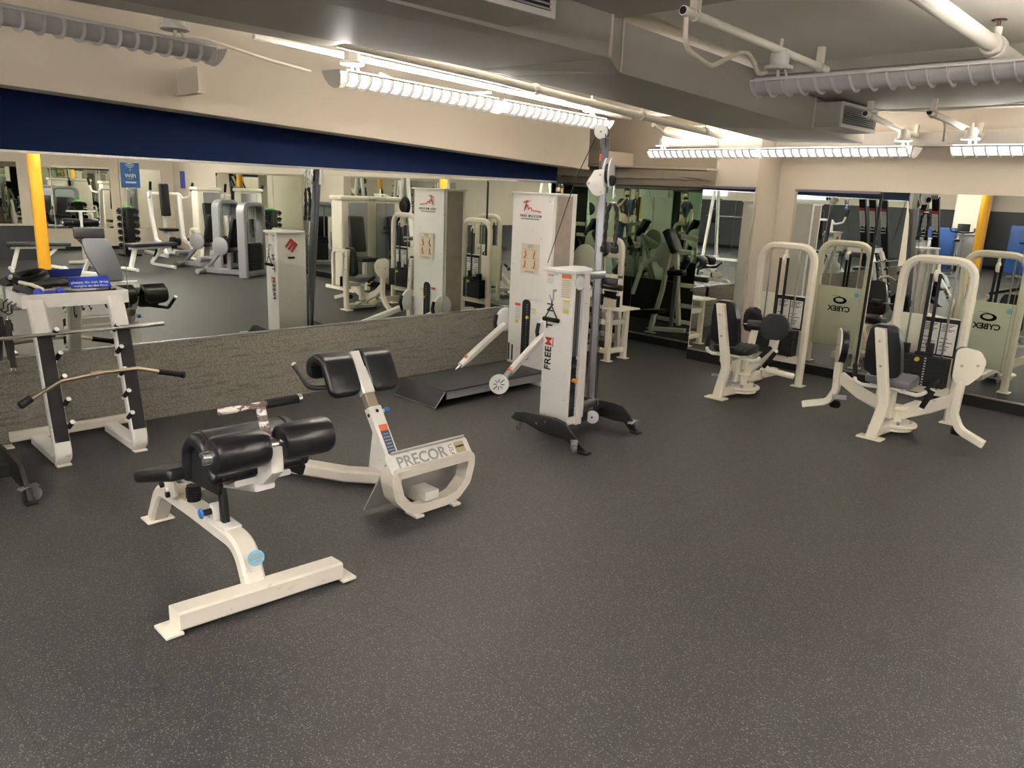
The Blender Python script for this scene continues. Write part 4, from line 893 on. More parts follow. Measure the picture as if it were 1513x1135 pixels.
# ---------------------------------------------------------------- hip machines
def swirl(m, c, right, up, s, th=.0015):
    """oval ring that thickens, with a tail"""
    right = Vector(right).normalized(); up = Vector(up).normalized(); nz = right.cross(up); c = Vector(c); n = 30
    outer = [(s*1.0*cos(2*pi*k/n), s*.52*sin(2*pi*k/n)) for k in range(n)]
    inner = [(s*.08+s*.62*cos(2*pi*k/n), s*.06+s*.30*sin(2*pi*k/n)) for k in range(n)]
    rings = []
    for k in range(n):
        o = c+right*outer[k][0]+up*outer[k][1]; i = c+right*inner[k][0]+up*inner[k][1]
        rings.append([o-nz*th/2, o+nz*th/2, i+nz*th/2, i-nz*th/2])
    m.ring_sweep(rings, closed=True)
    m.prism([(.0*s,.50*s),(.9*s,.62*s),(1.35*s,.60*s),(1.0*s,.66*s),(.2*s,.60*s),(-.5*s,.42*s)], c, right, up, th)
def stack_frame(T, cx, y, w, h, plate=True):
    m = T.mb(); m.rtube([(cx-w,y,.01), (cx-w*1.0,y,h), (cx+w,y,h), (cx+w,y,.01)], .062, .062, (0,1,0), fil=.15, bev=.016); fr = T.part('stack_frame', m, CREAM)
    for s in (-1, 1):
        m = T.mb(); m.box((cx+s*w,y,.007), (.10,.11,.010), None, .003); T.part('foot_plate', m, CREAM)
    m = T.mb(); m.box((cx,y,.235), (2*w-.05,.05,.075), None, .006); T.part('lower_crossbar', m, CREAM)
    m = T.mb(); bx(m, cx-w+.025, cx+w-.025, y+.012, y+.030, .20, .80, .004); bp = T.part('back_plate', m, PLATE)
    m = T.mb(); swirl(m, (cx+.02, y+.032, .665), (-1,0,0), (0,0,1), .068); m.text('CYBEX', .072, (cx+.02,y+.032,.578), (-1,0,0), (0,0,1), .028); T.part('lettering', m, INK, bp)
    if plate:
        m = T.mb(); m.prism(circ(.024, 20), (cx+w-.07, y+.0315, .735), (-1,0,0), (0,0,1), .002); T.part('round_sticker', m, LBLUE, bp)
    # placard on the front
    c = Vector((cx+.10, y+.010, .655)); 
    m = T.mb(); bx(m, cx-.055, cx+.205, y+.004, y+.011, .50, .79); pl = T.part('instruction_placard', m, INK, bp, smooth=False)
    m = T.mb(); bx(m, cx-.042, cx+.070, y+.0015, y+.004, .515, .758); bx(m, cx+.080, cx+.192, y+.0015, y+.004, .515, .758); T.part('placard_page', m, PAPERW, bp, smooth=False)
    m = T.mb()
    for px_ in (cx-.035, cx+.087):
        for k in range(9):
            z = .745-k*.012 if k < 5 else .64-(k-5)*.03; l = .09-(k % 3)*.018; bx(m, px_, px_+l, y+.0005, y+.0015, z-.0025, z+.0025)
        m.tube([(px_+.02,y+.001,.60), (px_+.035,y+.001,.585), (px_+.03,y+.001,.565), (px_+.055,y+.001,.560)], .003, 5)
    T.part('placard_print', m, INK, bp, smooth=False)
    for s in (-.55, .55):
        m = T.mb(); m.cyl((cx+s*w,y-.045,.25), (cx+s*w,y-.045,h-.02), .0085, 10); T.part('guide_rod', m, CHROME)
    m = T.mb(); 
    for k in range(11): bx(m, cx-w+.05, cx+w-.05, y-.115, y-.015, .275+k*.0205, .2935+k*.0205)
    ws = T.part('weight_stack', m, PLATEK, smooth=False)
    m = T.mb()
    for k in range(11): m.box((cx+.045, y-.1155, .284+k*.0205), (.014,.002,.009))
    T.part('weight_numbers', m, PAPERW, ws, smooth=False)
    m = T.mb(); m.cyl((cx-.01,y-.115,.475), (cx-.01,y-.145,.475), .0165, 16, bev=.004); T.part('selector_knob', m, YELK, ws)
    m = T.mb(); bx(m, cx-.05, cx+.05, y-.08, y-.03, .50, .525); bx(m, cx-.155, cx-.10, y-.085, y-.035, .50, .575); bx(m, cx+.03, cx+.07, y-.075, y-.035, .50, .60); T.part('stack_head', m, PLASTIC, ws, smooth=False)
    m = T.mb(); m.cyl((cx+.005-.012,y-.045,h-.115), (cx+.005+.012,y-.045,h-.115), .046, 24, bev=.004); m.box((cx+.005,y-.04,h-.06), (.012,.05,.06)); T.part('top_pulley', m, CREAM)
    m = T.mb(); bx(m, cx-.03, cx-.006, y-.095, y-.090, .50, h-.10); bx(m, cx+.018, cx+.042, y-.055, y-.050, .50, h-.10); T.part('belt', m, BLACK, smooth=False)
def pad_shape(w, h):
    return [(q.x, q.y) for q in fillet([(-w/2,-h*.35,0),(-w*.25,-h/2,0),(w*.25,-h/2,0),(w/2,-h*.2,0),(w/2,h*.25,0),(w*.2,h/2,0),(-w*.3,h/2,0),(-w/2,h*.2,0)], .04, 4, True)]
def hip_machine(label, cx, yf, ypost, post_x, kind):
    T = Thing('hip_machine', label, 'exercise machine', (cx, (yf+ypost)/2, 0), 'hip machines by the far wall mirrors')
    stack_frame(T, cx, yf, .245, 1.225)
    px_ = post_x
    # rear post, bent, with backrest
    m = T.mb(); m.rtube([(px_-.01,ypost,.01), (px_+.035,ypost+.02,.265), (px_-.055,ypost-.01,.785)], .072, .05, (1,0,0), fil=.04, bev=.008); ps = T.part('rear_post', m, CREAM)
    m = T.mb(); m.box((px_-.012,ypost,.008), (.17,.10,.012), None, .003); T.part('foot_plate', m, CREAM)
    m = T.mb()
    for z, x in ((.70,px_-.042), (.53,px_-.010)): m.cyl((x,ypost-.028,z), (x,ypost-.034,z), .009, 10)
    T.part('post_bolts', m, STEEL, ps)
    m = T.mb(); sh = [(q.x, q.y) for q in fillet([(-.125,.02,0),(-.10,-.03,0),(.10,-.03,0),(.125,.02,0),(.115,.20,0),(.085,.335,0),(-.085,.335,0),(-.115,.20,0)], .05, 4, True)]
    m.prism(sh, (px_-.02,ypost+.065,.475), (1,0,.0), (-.06,-.07,.99), .058, bev=.02, seg=3); T.part('backrest', m, VINYL)
    # seat
    sh = [(q.x, q.y) for q in fillet([(-.155,-.13,0),(.155,-.13,0),(.15,.10,0),(.09,.16,0),(.03,.11,0),(-.03,.11,0),(-.09,.16,0),(-.15,.10,0)], .04, 4, True)]
    yc = ypost+.22
    m = T.mb(); m.prism(sh, (px_+.0,yc,.405), (1,0,0), (0,1,.04), .055, bev=.02, seg=3); T.part('seat', m, GREYV if kind == 2 else VINYL)
    m = T.mb(); m.box((px_,yc,.36), (.22,.24,.018), None, .004); m.rtube([(px_,ypost+.02,.33), (px_,yc+.14,.34)], .06, .05, (1,0,0), bev=.006); m.rtube([(px_,yc+.02,.34), (px_,yc+.02,.12)], .065, .065, (1,0,0), bev=.01); T.part('seat_support', m, CREAM)
    # side handles
    for s in (-1, 1):
        m = T.mb(); m.tube([(px_+s*.05,yc-.02,.335), (px_+s*.19,yc-.06,.335), (px_+s*.235,yc-.07,.355), (px_+s*.255,yc-.03,.40)], .014, 12, fil=.03); h = T.part('handle_arm', m, WHITE)
        m = T.mb(); m.cyl((px_+s*.243,yc-.055,.375), (px_+s*.285,yc+.03,.455), .0175, 14, bev=.003); T.part('hand_grip', m, FOAM, h)
    # pivot discs near the floor and beam to the frame
    yd = ypost+.33
    m = T.mb(); m.cyl((px_+.03,yd,.055), (px_+.03,yd,.075), .145, 36, bev=.005); m.cyl((px_+.03,yd,.075), (px_+.03,yd,.20), .038, 20); m.cyl((px_+.03,yd,.175), (px_+.03,yd,.190), .085, 28, bev=.004); m.cyl((px_+.03,yd,.025), (px_+.03,yd,.045), .12, 30, bev=.004); T.part('pivot_disc', m, CREAM)
    m = T.mb()
    for a in (.3, 2.0, 3.6, 5.2): p = Vector((px_+.03+.10*cos(a), yd+.10*sin(a), .075)); m.cyl(p, p+Vector((0,0,.022)), .011, 8)
    m.tube([(px_-.08,ypost+.10,.05), (px_-.02,yd-.1,.10), (px_+.06,yd+.05,.10)], .012, 8, fil=.05); T.part('cam_hardware', m, STEEL)
    m = T.mb(); m.rtube([(px_,ypost+.03,.05), (px_+.02,yd+.05,.045), (cx+.02,yf-.40,.11), (cx+.02,yf-.02,.10)], .065, .07, (1,0,0), fil=.2, bev=.012); bm = T.part('base_beam', m, CREAM)
    m = T.mb(); m.text('CYBEX', .05, (px_+.061,yd+.23,.085), (0,1,.12), (0,-.12,1), .035); T.part('lettering', m, INK, bm)
    for s in (-1, 1):
        m = T.mb(); m.cyl((px_+s*.06,yd+.16,.02), (px_+s*.06+.02*s,yd+.16,.02), .018, 12); T.part('cable_pulley', m, GREYP)
    if kind == 2:   # open legs: white paddles with the black pads on the inside
        for s in (-1, 1):
            o = Vector((px_+s*.42, ypost+.30, 0))
            m = T.mb(); m.rtube([(px_+.03+s*.03,yd,.145), (px_+s*.24,yd-.02,.235), (px_+s*.40,yd-.04,.335)], .05, .085, (0,1,0), fil=.03, bev=.008); T.part('swing_arm', m, CREAM)
            m = T.mb(); m.rtube([(o.x,o.y-.02,.47), (o.x-s*.01,o.y-.02,.23), (o.x+s*.04,o.y-.01,.125), (o.x+s*.21,o.y-.06,.075)], .055, .05, (0,1,0), fil=.09, bev=.006); T.part('leg_lever', m, CREAM)
            ax = Vector((cos(radians(28)) if s > 0 else cos(radians(62)), sin(radians(28)) if s > 0 else -sin(radians(62))*.9, 0)).normalized()
            nz = ax.cross(Vector((0,0,1)))
            shp = [(-.075,-.10),(-.02,-.14),(.03,-.13),(.10,-.05),(.115,.04),(.07,.11),(-.02,.125),(-.075,.11)]
            shp = [(q.x, q.y) for q in fillet([(a, b, 0) for a, b in shp], .05, 4, True)]
            cpt = Vector((o.x+s*.015, o.y-.03, .575))
            m = T.mb(); m.prism(shp, cpt, ax, (0,0,1), .012, bev=.003); bd = T.part('pad_plate', m, CREAM)
            m = T.mb()
            for u, v in ((-.03,.0), (.065,.01)): p = cpt+ax*u+Vector((0,0,v))+nz*.007; m.cyl(p, p+nz*.004, .009, 10)
            T.part('plate_bolts', m, STEEL, bd)
            m = T.mb(); m.prism(shp, cpt-nz*.032, ax, (0,0,1), .045, bev=.015, seg=3); T.part('thigh_pad', m, VINYL)
            m = T.mb(); m.cyl((o.x-s*.02,o.y+.03,.105), (o.x+s*.04,o.y+.06,.095), .030, 16, bev=.008); T.part('ankle_roller', m, FOAM)
        m = T.mb(); m.cyl((px_+.255,yc-.13,.27), (px_+.30,yc-.10,.40), .0185, 16, bev=.002); hh = T.part('front_grip', m, FOAM)
        m = T.mb(); m.cyl((px_+.252,yc-.132,.262), (px_+.255,yc-.13,.272), .023, 16); T.part('grip_collar', m, WHITE, hh); m = T.mb(); m.cyl((px_+.30,yc-.10,.398), (px_+.303,yc-.098,.408), .021, 16); T.part('grip_collar', m, WHITE, hh)
        m = T.mb(); m.box((px_-.36,yd-.10,.19), (.10,.03,.03), (0,0,.5)); T.part('linkage', m, STEEL)
    else:           # pads together facing out
        cpt = Vector((px_+.30, ypost+.25, .625)); ax = Vector((.93,.36,0))
        m = T.mb(); m.prism(pad_shape(.215,.205), cpt, ax, (0,0,1), .055, bev=.02, seg=3); T.part('thigh_pad', m, VINYL)
        m = T.mb(); m.rtube([cpt+Vector((.0,.04,-.02)), (px_+.28,yd-.04,.42), (px_+.10,yd,.24), (px_+.04,yd,.15)], .05, .065, (0,1,0), fil=.08, bev=.008); T.part('leg_lever', m, CREAM)
        cp2 = Vector((px_-.06, yd+.22, .61))
        m = T.mb(); m.prism(pad_shape(.17,.21), cp2, (.25,.97,0), (0,0,1), .05, bev=.018, seg=3); T.part('thigh_pad', m, VINYL)
        m = T.mb(); m.rtube([cp2+Vector((.04,0,-.02)), (px_+.0,yd+.12,.36), (px_+.03,yd,.20)], .05, .055, (1,0,0), fil=.06, bev=.008); T.part('leg_lever', m, CREAM)
        m = T.mb(); m.cyl((px_+.03,ypost+.30,.60), (px_+.14,ypost+.34,.60), .042, 20, bev=.010); T.part('roller_pad', m, VINYL)
        m = T.mb(); m.cyl((px_+.0,ypost+.29,.60), (px_+.27,ypost+.38,.615), .007, 10); T.part('roller_axle', m, CHROME)
        m = T.mb(); m.tube([(px_+.20,yd-.02,.30), (px_+.26,yd-.05,.26), (px_+.42,yd+.10,.215)], .025, 12, fil=.04); T.part('foot_lever', m, CREAM)
        m = T.mb(); m.cyl((px_+.418,yd+.098,.2155), (px_+.424,yd+.104,.2145), .021, 12); m.cyl((px_+.30,yd-.0,.245), (px_+.306,yd+.006,.243), .02, 12); T.part('lever_end_plug', m, BLACK)
        m = T.mb(); m.cyl((px_+.26,yd-.12,.29), (px_+.335,yd-.09,.425), .0175, 14, bev=.003); T.part('front_grip', m, FOAM)
        m = T.mb(); m.tube([(px_+.25,yd-.125,.275), (px_+.22,yd-.05,.18), (px_+.10,yd+.0,.13)], .013, 10, fil=.04); T.part('grip_stem', m, CREAM); m = T.mb(); m.ball((px_+.337,yd-.088,.432), .018, 10); T.part('grip_ball', m, CREAM)
        m = T.mb(); m.tube([(px_-.10,ypost+.05,.18), (px_-.10,ypost+.2,.15)], .012, 8); m.cyl((px_-.02,ypost+.12,.18), (px_+.02,ypost+.12,.18), .05, 20); T.part('range_limiter', m, GREYP)
    return T
hip_machine('white hip machine nearest the pier, with black thigh pads closed in front of the seat', -3.19, 6.58, 5.57, -3.155, 1)
hip_machine('white hip machine nearer the right edge, with its two leg paddles spread wide', -1.905, 6.42, 5.51, -1.88, 2)

# ---------------------------------------------------------------- cable lift station against the left wall
def lift_station():
    T = Thing('lift_station', 'tall white cable lift station with red logo and dark step platform, against the left mirrors', 'cable machine', (-4.55, 4.4, 0))
    x0, x1, y0, y1 = -4.785, -4.325, 4.72, 4.98
    m = T.mb(); m.prism([(x0,y0),(x1-.06,y0-.012),(x1,y0+.008),(x1,y1),(x0,y1)], (0,0,.80), (1,0,0), (0,1,0), 1.56, bev=.006); hs = T.part('tower_shell', m, WHITE)
    m = T.mb(); bx(m, x1, x1+.006, y0+.04, y1-.03, .10, 1.57); bx(m, x0-.006, x0, y0+.04, y1-.03, .10, 1.57); T.part('side_laminate', m, WOOD, hs, smooth=False)
    m = T.mb(); bx(m, x1-.004, x1+.008, y1-.03, y1+.02, .02, 1.585); bx(m, x0-.01, x1+.01, y0-.02, y1+.02, 1.578, 1.592, .003); T.part('edge_trim', m, WHITE, hs, smooth=False)
    fy = y0-.0145; fu = Vector((1,-.03,0)); F = lambda x: (x, y0-.0135-.012*(x-x0)/(.4)*0, 0)
    cx = (x0+x1)/2
    # logo: a running red zigzag with the name below
    m = T.mb(); c = Vector((-4.555, fy, 1.455)); s = .115
    pts = [(-.45,.62),(-.15,.78),(.25,.80),(-.1,.72),(-.28,.20),(-.36,-.15),(-.18,.25),(-.02,.38),(.06,-.02),(.22,.18),(.34,.08),(.42,-.10),(.9,-.14),(1.3,-.20)]
    m.tube([(c.x+u*s-.04, fy, c.z+v*s*.75) for u, v in pts], .0048, 6); T.part('red_logo', m, RED, hs)
    m = T.mb(); m.text('F R E E   M O T I O N', .027, (-4.560,fy,1.400), (1,0,0), (0,0,1), .012); bx(m, -4.67, -4.46, fy, fy+.002, 1.374, 1.378); T.part('lettering', m, INK, hs)
    m = T.mb(); m.prism([(-.105,-.125),(.105,-.125),(.105,.125),(-.105,.125)], (-4.545,fy+.0005,1.05), (1,0,0), (0,0,1), .002); pc = T.part('exercise_chart', m, PAPER, hs, smooth=False)
    m = T.mb(); m.text('LIFT', .034, (-4.545,fy-.001,1.150), (1,0,0), (0,0,1), .01); m.box((-4.545,fy-.001,1.128), (.17,.001,.003)); m.box((-4.545,fy-.001,.942), (.11,.001,.010)); T.part('chart_print', m, GREYP, hs, smooth=False)
    m = T.mb()
    for gx, gz, lean in ((-4.600,1.085,.3), (-4.490,1.085,-.4), (-4.600,1.005,0), (-4.490,1.005,.1)):
        m.tube([(gx-.012,fy-.001,gz-.028), (gx+lean*.03,fy-.001,gz-.005), (gx,fy-.001,gz+.022)], .0055, 6); m.ball((gx+lean*.01,fy-.001,gz+.030), .006, 8, (1,.2,1)); m.box((gx,fy-.001,gz-.031), (.05,.001,.004))
    T.part('chart_figures', m, RED, hs)
    # weight window
    m = T.mb(); sl = [(q.x, q.y) for q in fillet([(-.048,-.28,0),(.048,-.28,0),(.048,.25,0),(-.048,.25,0)], .046, 6, True)]
    m.prism(sl, (-4.562,fy+.001,.455), (1,0,0), (0,0,1), .003); wn = T.part('weight_window', m, BLACK, hs)
    m = T.mb()
    for k in range(20): m.box((-4.552,fy-.001,.66-k*.022), (.006,.001,.006))
    T.part('window_numbers', m, PAPERW, hs, smooth=False)
    m = T.mb(); m.cyl((-4.535,fy-.002,.555), (-4.535,fy-.022,.555), .014, 14, bev=.003); T.part('selector_knob', m, YELK, hs)
    m = T.mb(); bx(m, -4.765,-4.752, fy-.001, fy+.004, .15,.30); bx(m, -4.722,-4.709, fy-.001, fy+.004, .15,.29); T.part('arm_slots', m, BLACK, hs, smooth=False)
    label_sticker(T, (-4.665,fy,.595), (1,0,0), (0,0,1), .065, .135, RED, PAPERW, 6, hs)
    label_sticker(T, (-4.672,fy,.505), (1,0,0), (0,0,1), .038, .030, YELLOWP, YELLOWP, 0, hs, 'caution_label')
    label_sticker(T, (-4.475,fy,.615), (1,0,0), (0,0,1), .058, .045, YELLOWP, PAPER, 2, hs, 'caution_label')
    label_sticker(T, (-4.34,fy+.004,.56), (1,0,0), (0,0,1), .026, .05, None, PAPER, 2, hs, 'small_label')
    # side discs and lower arms
    for s, xc in ((-1, -4.81), (1, -4.305)):
        m = T.mb(); m.cyl((xc-.012,4.70,.50), (xc+.012,4.70,.50), .105, 32, bev=.004); dk = T.part('arm_pivot_disc', m, WPRINT)
        m = T.mb(); m.tube([(xc+s*-.0,4.595,.50+.05), (xc,4.58,.48), (xc,4.60,.40)], .016, 8); T.part('angle_scale', m, PLASTIC, dk)
        a = Vector((xc-.01*s, 4.68, .45)); b = a+Vector((.20 if s > 0 else .165, -.62, -.235))
        m = T.mb(); m.rtube([a, a+(b-a)*.92], .048, .062, (1,.3,0), bev=.012); ar = T.part('cable_arm', m, WHITE)
        m = T.mb(); p = a+(b-a)*.88; d = (b-a).normalized(); m.box(p+Vector((0,0,.0)), (.05,.012,.06), None); m.b.free(); m = T.mb(); m.rtube([p, p+d*.035], .030, .0645, (1,.3,0), bev=.004); T.part('orange_band', m, ORANGE, ar)
        m = T.mb(); q0 = a+(b-a)*.92; m.cyl(q0, b+d*.03, .028, 18, r2=.024); T.part('arm_sleeve', m, STEEL if s > 0 else WPRINT, ar)
        if s > 0:
            c = b+Vector((-.0,-.075,-.055)); n_ = Vector((.62,-.78,.1)).normalized()
            m = T.mb(); m.cyl(c-n_*.004, c+n_*.020, .076, 32, bev=.004); wh = T.part('wheel_shield', m, WPRINT)
            m = T.mb(); m.cyl(c-n_*.034, c-n_*.008, .074, 32, bev=.004); T.part('wheel_shield_rear', m, WHITE, wh)
            u_ = n_.cross(Vector((0,0,1))).normalized(); v_ = n_.cross(u_)
            m = T.mb()
            for k in range(8):
                an = 2*pi*k/8; rr = u_*cos(an)+v_*sin(an); m.tube([c+n_*.021+rr*.016, c+n_*.021+rr*(.058 if k % 4 == 1 else .042)], .003, 6)
            T.part('shield_slots', m, INK, wh)
            m = T.mb(); m.cyl(c+Vector((0,0,-.072)), c+Vector((0,0,-.095)), .012, 10); T.part('cable_stop', m, BLACK, wh)
            m = T.mb(); m.tube([c+Vector((.010*cos(t),0,-.105+.012*sin(t))) for t in [2*pi*k/12 for k in range(12)]], .003, 6, closed=True); T.part('clip_ring', m, CHROME, wh)
        else:
            m = T.mb(); m.cyl(b+d*.02, b+d*.11, .018, 12, r2=.004); T.part('arm_tip', m, CHROME, ar)
    # platform: thick sheet bent down into a ramp at the near end
    m = T.mb(); z = .125; t = .010
    m.prism([(4.72,z),(3.60,z),(3.50,.005),(3.51,.0),(3.608,z-t),(4.72,z-t)], (-4.545,0,0), (0,1,0), (0,0,1), .50, bev=.001); pf = T.part('platform_deck', m, DARKMAT)
    m = T.mb(); m.box((-4.545,3.503,.006), (.50,.006,.010)); m.tube([(-4.292,3.502,.006), (-4.292,3.60,.118)], .004, 6); T.part('worn_edge', m, STEEL, pf)
    m = T.mb(); bx(m, -4.312,-4.298, 3.62,4.72, .055,.116); bx(m, -4.80,-4.786, 3.62,4.72, .0,.116); T.part('side_rail', m, GREYM, pf, smooth=False)
    m = T.mb(); bx(m, -4.78,-4.30, 4.66,4.72, .0,.116); T.part('tower_base', m, WHITE, smooth=False)
lift_station()

# ---------------------------------------------------------------- machines in the alcove
def wrist_table():
    T = Thing('wrist_curl_table', 'white legged table machine with black roller and upright peg at the mouth of the alcove', 'exercise machine', (-4.75, 5.98, 0))
    y0, y1 = 5.94, 6.20
    m = T.mb(); bx(m, -5.10, -4.47, 5.90, 6.22, .515, .530, .003); T.part('table_plate', m, CREAM)
    for x, y in ((-4.62,y0), (-4.62,y1), (-5.02,y0), (-5.02,y1)):
        m = T.mb(); m.rtube([(x,y,.012), (x,y,.515)], .052, .052, (1,0,0), bev=.006); l = T.part('leg', m, CREAM)
        m = T.mb(); m.box((x,y,.006), (.11,.075,.010), None, .003); T.part('foot_plate', m, CREAM, l)
    m = T.mb()
    for z in (.10, .385): 
        bx(m, -4.99,-4.65, y0-.02,y0+.02, z-.025,z+.025, .003)
        bx(m, -4.64,-4.60, y0+.03,y1-.03, z-.025,z+.025, .003)
    T.part('cross_rails', m, CREAM)
    for x in (-4.555, -4.76):
        m = T.mb(); m.cyl((x,5.97,.53), (x,5.97,.66), .018, 14); p = T.part('peg_grip', m, FOAM)
        m = T.mb(); m.cyl((x,5.97,.655), (x,5.97,.672), .024, 14, bev=.003); m.cyl((x,5.97,.53), (x,5.97,.545), .028, 14); T.part('peg_cap', m, WPRINT, p)
    m = T.mb(); bx(m, -5.02,-4.66, 6.12,6.16, .53,.585); bx(m, -4.69,-4.66, 6.12,6.15, .585,.83); bx(m, -5.02,-4.66, 6.12,6.15, .80,.835); bx(m, -5.02,-4.99, 6.12,6.15, .585,.80); T.part('pad_frame', m, CREAM)
    m = T.mb(); bx(m, -4.99,-4.69, 6.11,6.14, .60,.80, .008); T.part('elbow_board', m, VINYL)
    m = T.mb(); m.cyl((-5.05,6.0,.728), (-4.545,6.0,.728), .030, 18, bev=.006); T.part('roller_pad', m, VINYL)
    m = T.mb(); bx(m, -5.05,-4.60, 5.985,6.015, .686,.696); m.tube([(-4.80,6.0,.535), (-4.80,6.0,.60), (-4.78,6.0,.69)], .016, 10); T.part('roller_support', m, WHITE)
wrist_table()
def arm_machine():
    T = Thing('arm_curl_machine', 'white tubular arm machine with small black seat, seen reflected in the alcove mirror', 'exercise machine', (-5.2, 6.45, 0))
    # coordinates follow the view from behind, y about 6.3 to 6.6
    m = T.mb(); m.rtube([(-5.52,6.36,.01), (-5.36,6.42,.50), (-5.27,6.48,.92), (-5.24,6.50,.985), (-4.93,6.50,.985)], .05, .05, (0,1,0), fil=.04, bev=.006); T.part('inclined_leg', m, CREAM)
    m = T.mb(); m.rtube([(-4.87,6.42,.01), (-4.90,6.42,1.15), (-5.15,6.42,1.15)], .05, .055, (0,1,0), fil=.10, bev=.008); T.part('rear_upright', m, CREAM)
    m = T.mb(); m.rtube([(-5.18,6.46,.98), (-5.06,6.46,.12)], .05, .05, (0,1,0), bev=.006); T.part('centre_strut', m, CREAM)
    m = T.mb(); m.rtube([(-5.50,6.38,.16), (-5.04,6.42,.16), (-4.90,6.42,.16)], .045, .05, (0,0,1), bev=.006); m.rtube([(-5.30,6.62,.06), (-4.90,6.56,.09)], .05, .05, (0,0,1), bev=.006); T.part('base_rails', m, CREAM)
    m = T.mb(); m.rtube([(-5.36,6.60,.01), (-5.33,6.60,.22)], .05, .05, (0,1,0), bev=.006); l = T.part('seat_post', m, CREAM)
    m = T.mb(); m.box((-5.36,6.60,.006), (.14,.07,.010), None, .003); T.part('foot_plate', m, CREAM, l)
    for x, y in ((-5.52,6.36), (-4.87,6.42)):
        m = T.mb(); m.box((x,y,.006), (.10,.07,.010), None, .003); T.part('foot_plate', m, CREAM)
    m = T.mb(); m.box((-5.36,6.60,.26), (.30,.20,.05), (0,radians(-8),0), .02, 3); T.part('seat', m, VINYL)
    m = T.mb(); m.rtube([(-5.24,6.52,.98), (-5.62,6.50,.80)], .05, .05, (0,1,0), bev=.006); m.rtube([(-5.62,6.50,.81), (-5.74,6.50,.42)], .055, .04, (0,1,0), bev=.008); T.part('swing_arm', m, CREAM)
    m = T.mb(); m.cyl((-5.36,6.38,.92), (-5.36,6.40,.92), .16, 36, bev=.004); T.part('cam_disc', m, PLATE)
    m = T.mb(); m.box((-5.22,6.50,1.10), (.09,.16,.30), (0,radians(-32),0), .02, 3); T.part('chest_pad', m, VINYL)
    m = T.mb(); m.box((-5.10,6.54,.745), (.22,.10,.07), (0,radians(-5),0), .02, 3); T.part('elbow_pad', m, VINYL)
    m = T.mb(); m.cyl((-5.04,6.52,.80), (-4.96,6.54,.93), .045, 8, bev=.01); T.part('roller_pad', m, VINYL)
    m = T.mb(); m.rtube([(-5.10,6.54,.70), (-5.14,6.50,.10)], .035, .05, (0,1,0), bev=.005); T.part('pad_post', m, STEEL)
    for z in (.36, .60):
        m = T.mb(); bx(m, -5.10,-4.90, 6.44,6.47, z-.025,z+.025, .004); T.part('cross_rail', m, CREAM)
arm_machine()
# ================================================================== THE REST OF THE GYM (seen in the mirrors)
def pillar(x, y, r, label):
    T = Thing('yellow_pillar', label, 'pillar', (x, y, 0), 'yellow round pillars')
    m = T.mb(); m.cyl((x,y,.04), (x,y,2.30), r, 32); m.cyl((x,y,0), (x,y,.04), r*1.35, 32, bev=.01); T.part('shaft', m, YELLOW)
    m = T.mb(); m.cyl((x,y,2.30), (x,y,2.36), r*1.4, 32, bev=.01); T.part('cap', m, YELLOW)
pillar(2.99, 3.27, .087, 'yellow pillar seen in the left mirror behind the accessory rack')
pillar(-5.02, -4.85, .10, 'yellow pillar seen leaning in the far right mirror')
pillar(3.3, -4.9, .10, 'yellow pillar standing behind the photographer on the right')

def flat_bench(label, x, y, rz):
    T = Thing('flat_bench', label, 'bench', (0,0,0), 'flat benches', world=False)
    m = T.mb(); m.box((0,.05,.44), (.27,.90,.06), None, .022, 3); T.part('bench_pad', m, VINYLG)
    m = T.mb(); m.rtube([(0,-.35,.39), (0,.42,.39)], .06, .05, (1,0,0), bev=.006); T.part('spine', m, WHITE)
    m = T.mb(); m.rtube([(0,-.25,.38), (0,-.35,.05)], .08, .06, (1,0,0), bev=.01); m.rtube([(0,.30,.38), (0,.02,.12), (0,.38,.04)], .05, .05, (1,0,0), fil=.04, bev=.008); T.part('leg', m, WHITE)
    m = T.mb(); m.cyl((-.22,-.37,.04), (.22,-.37,.04), .03, 14); T.part('foot_bar', m, WHITE)
    m = T.mb(); m.cyl((-.14,.40,.035), (.14,.40,.035), .03, 14); T.part('rear_foot_bar', m, WHITE)
    m = T.mb(); m.tube([(.0,.16,.36), (.0,.10,.22)], .018, 8); T.part('adjuster', m, BLACK)
    T.e.location = (x, y, 0); T.e.rotation_euler = (0, 0, rz); return T
fb = flat_bench('flat bench nearest the yellow pillar, seen in the left mirror', 4.02, 3.42, radians(8))
copy_thing(fb.e, (3.55, 5.02, 0), radians(-14), 'flat bench in open floor, seen in the left mirror right of the blue sign')

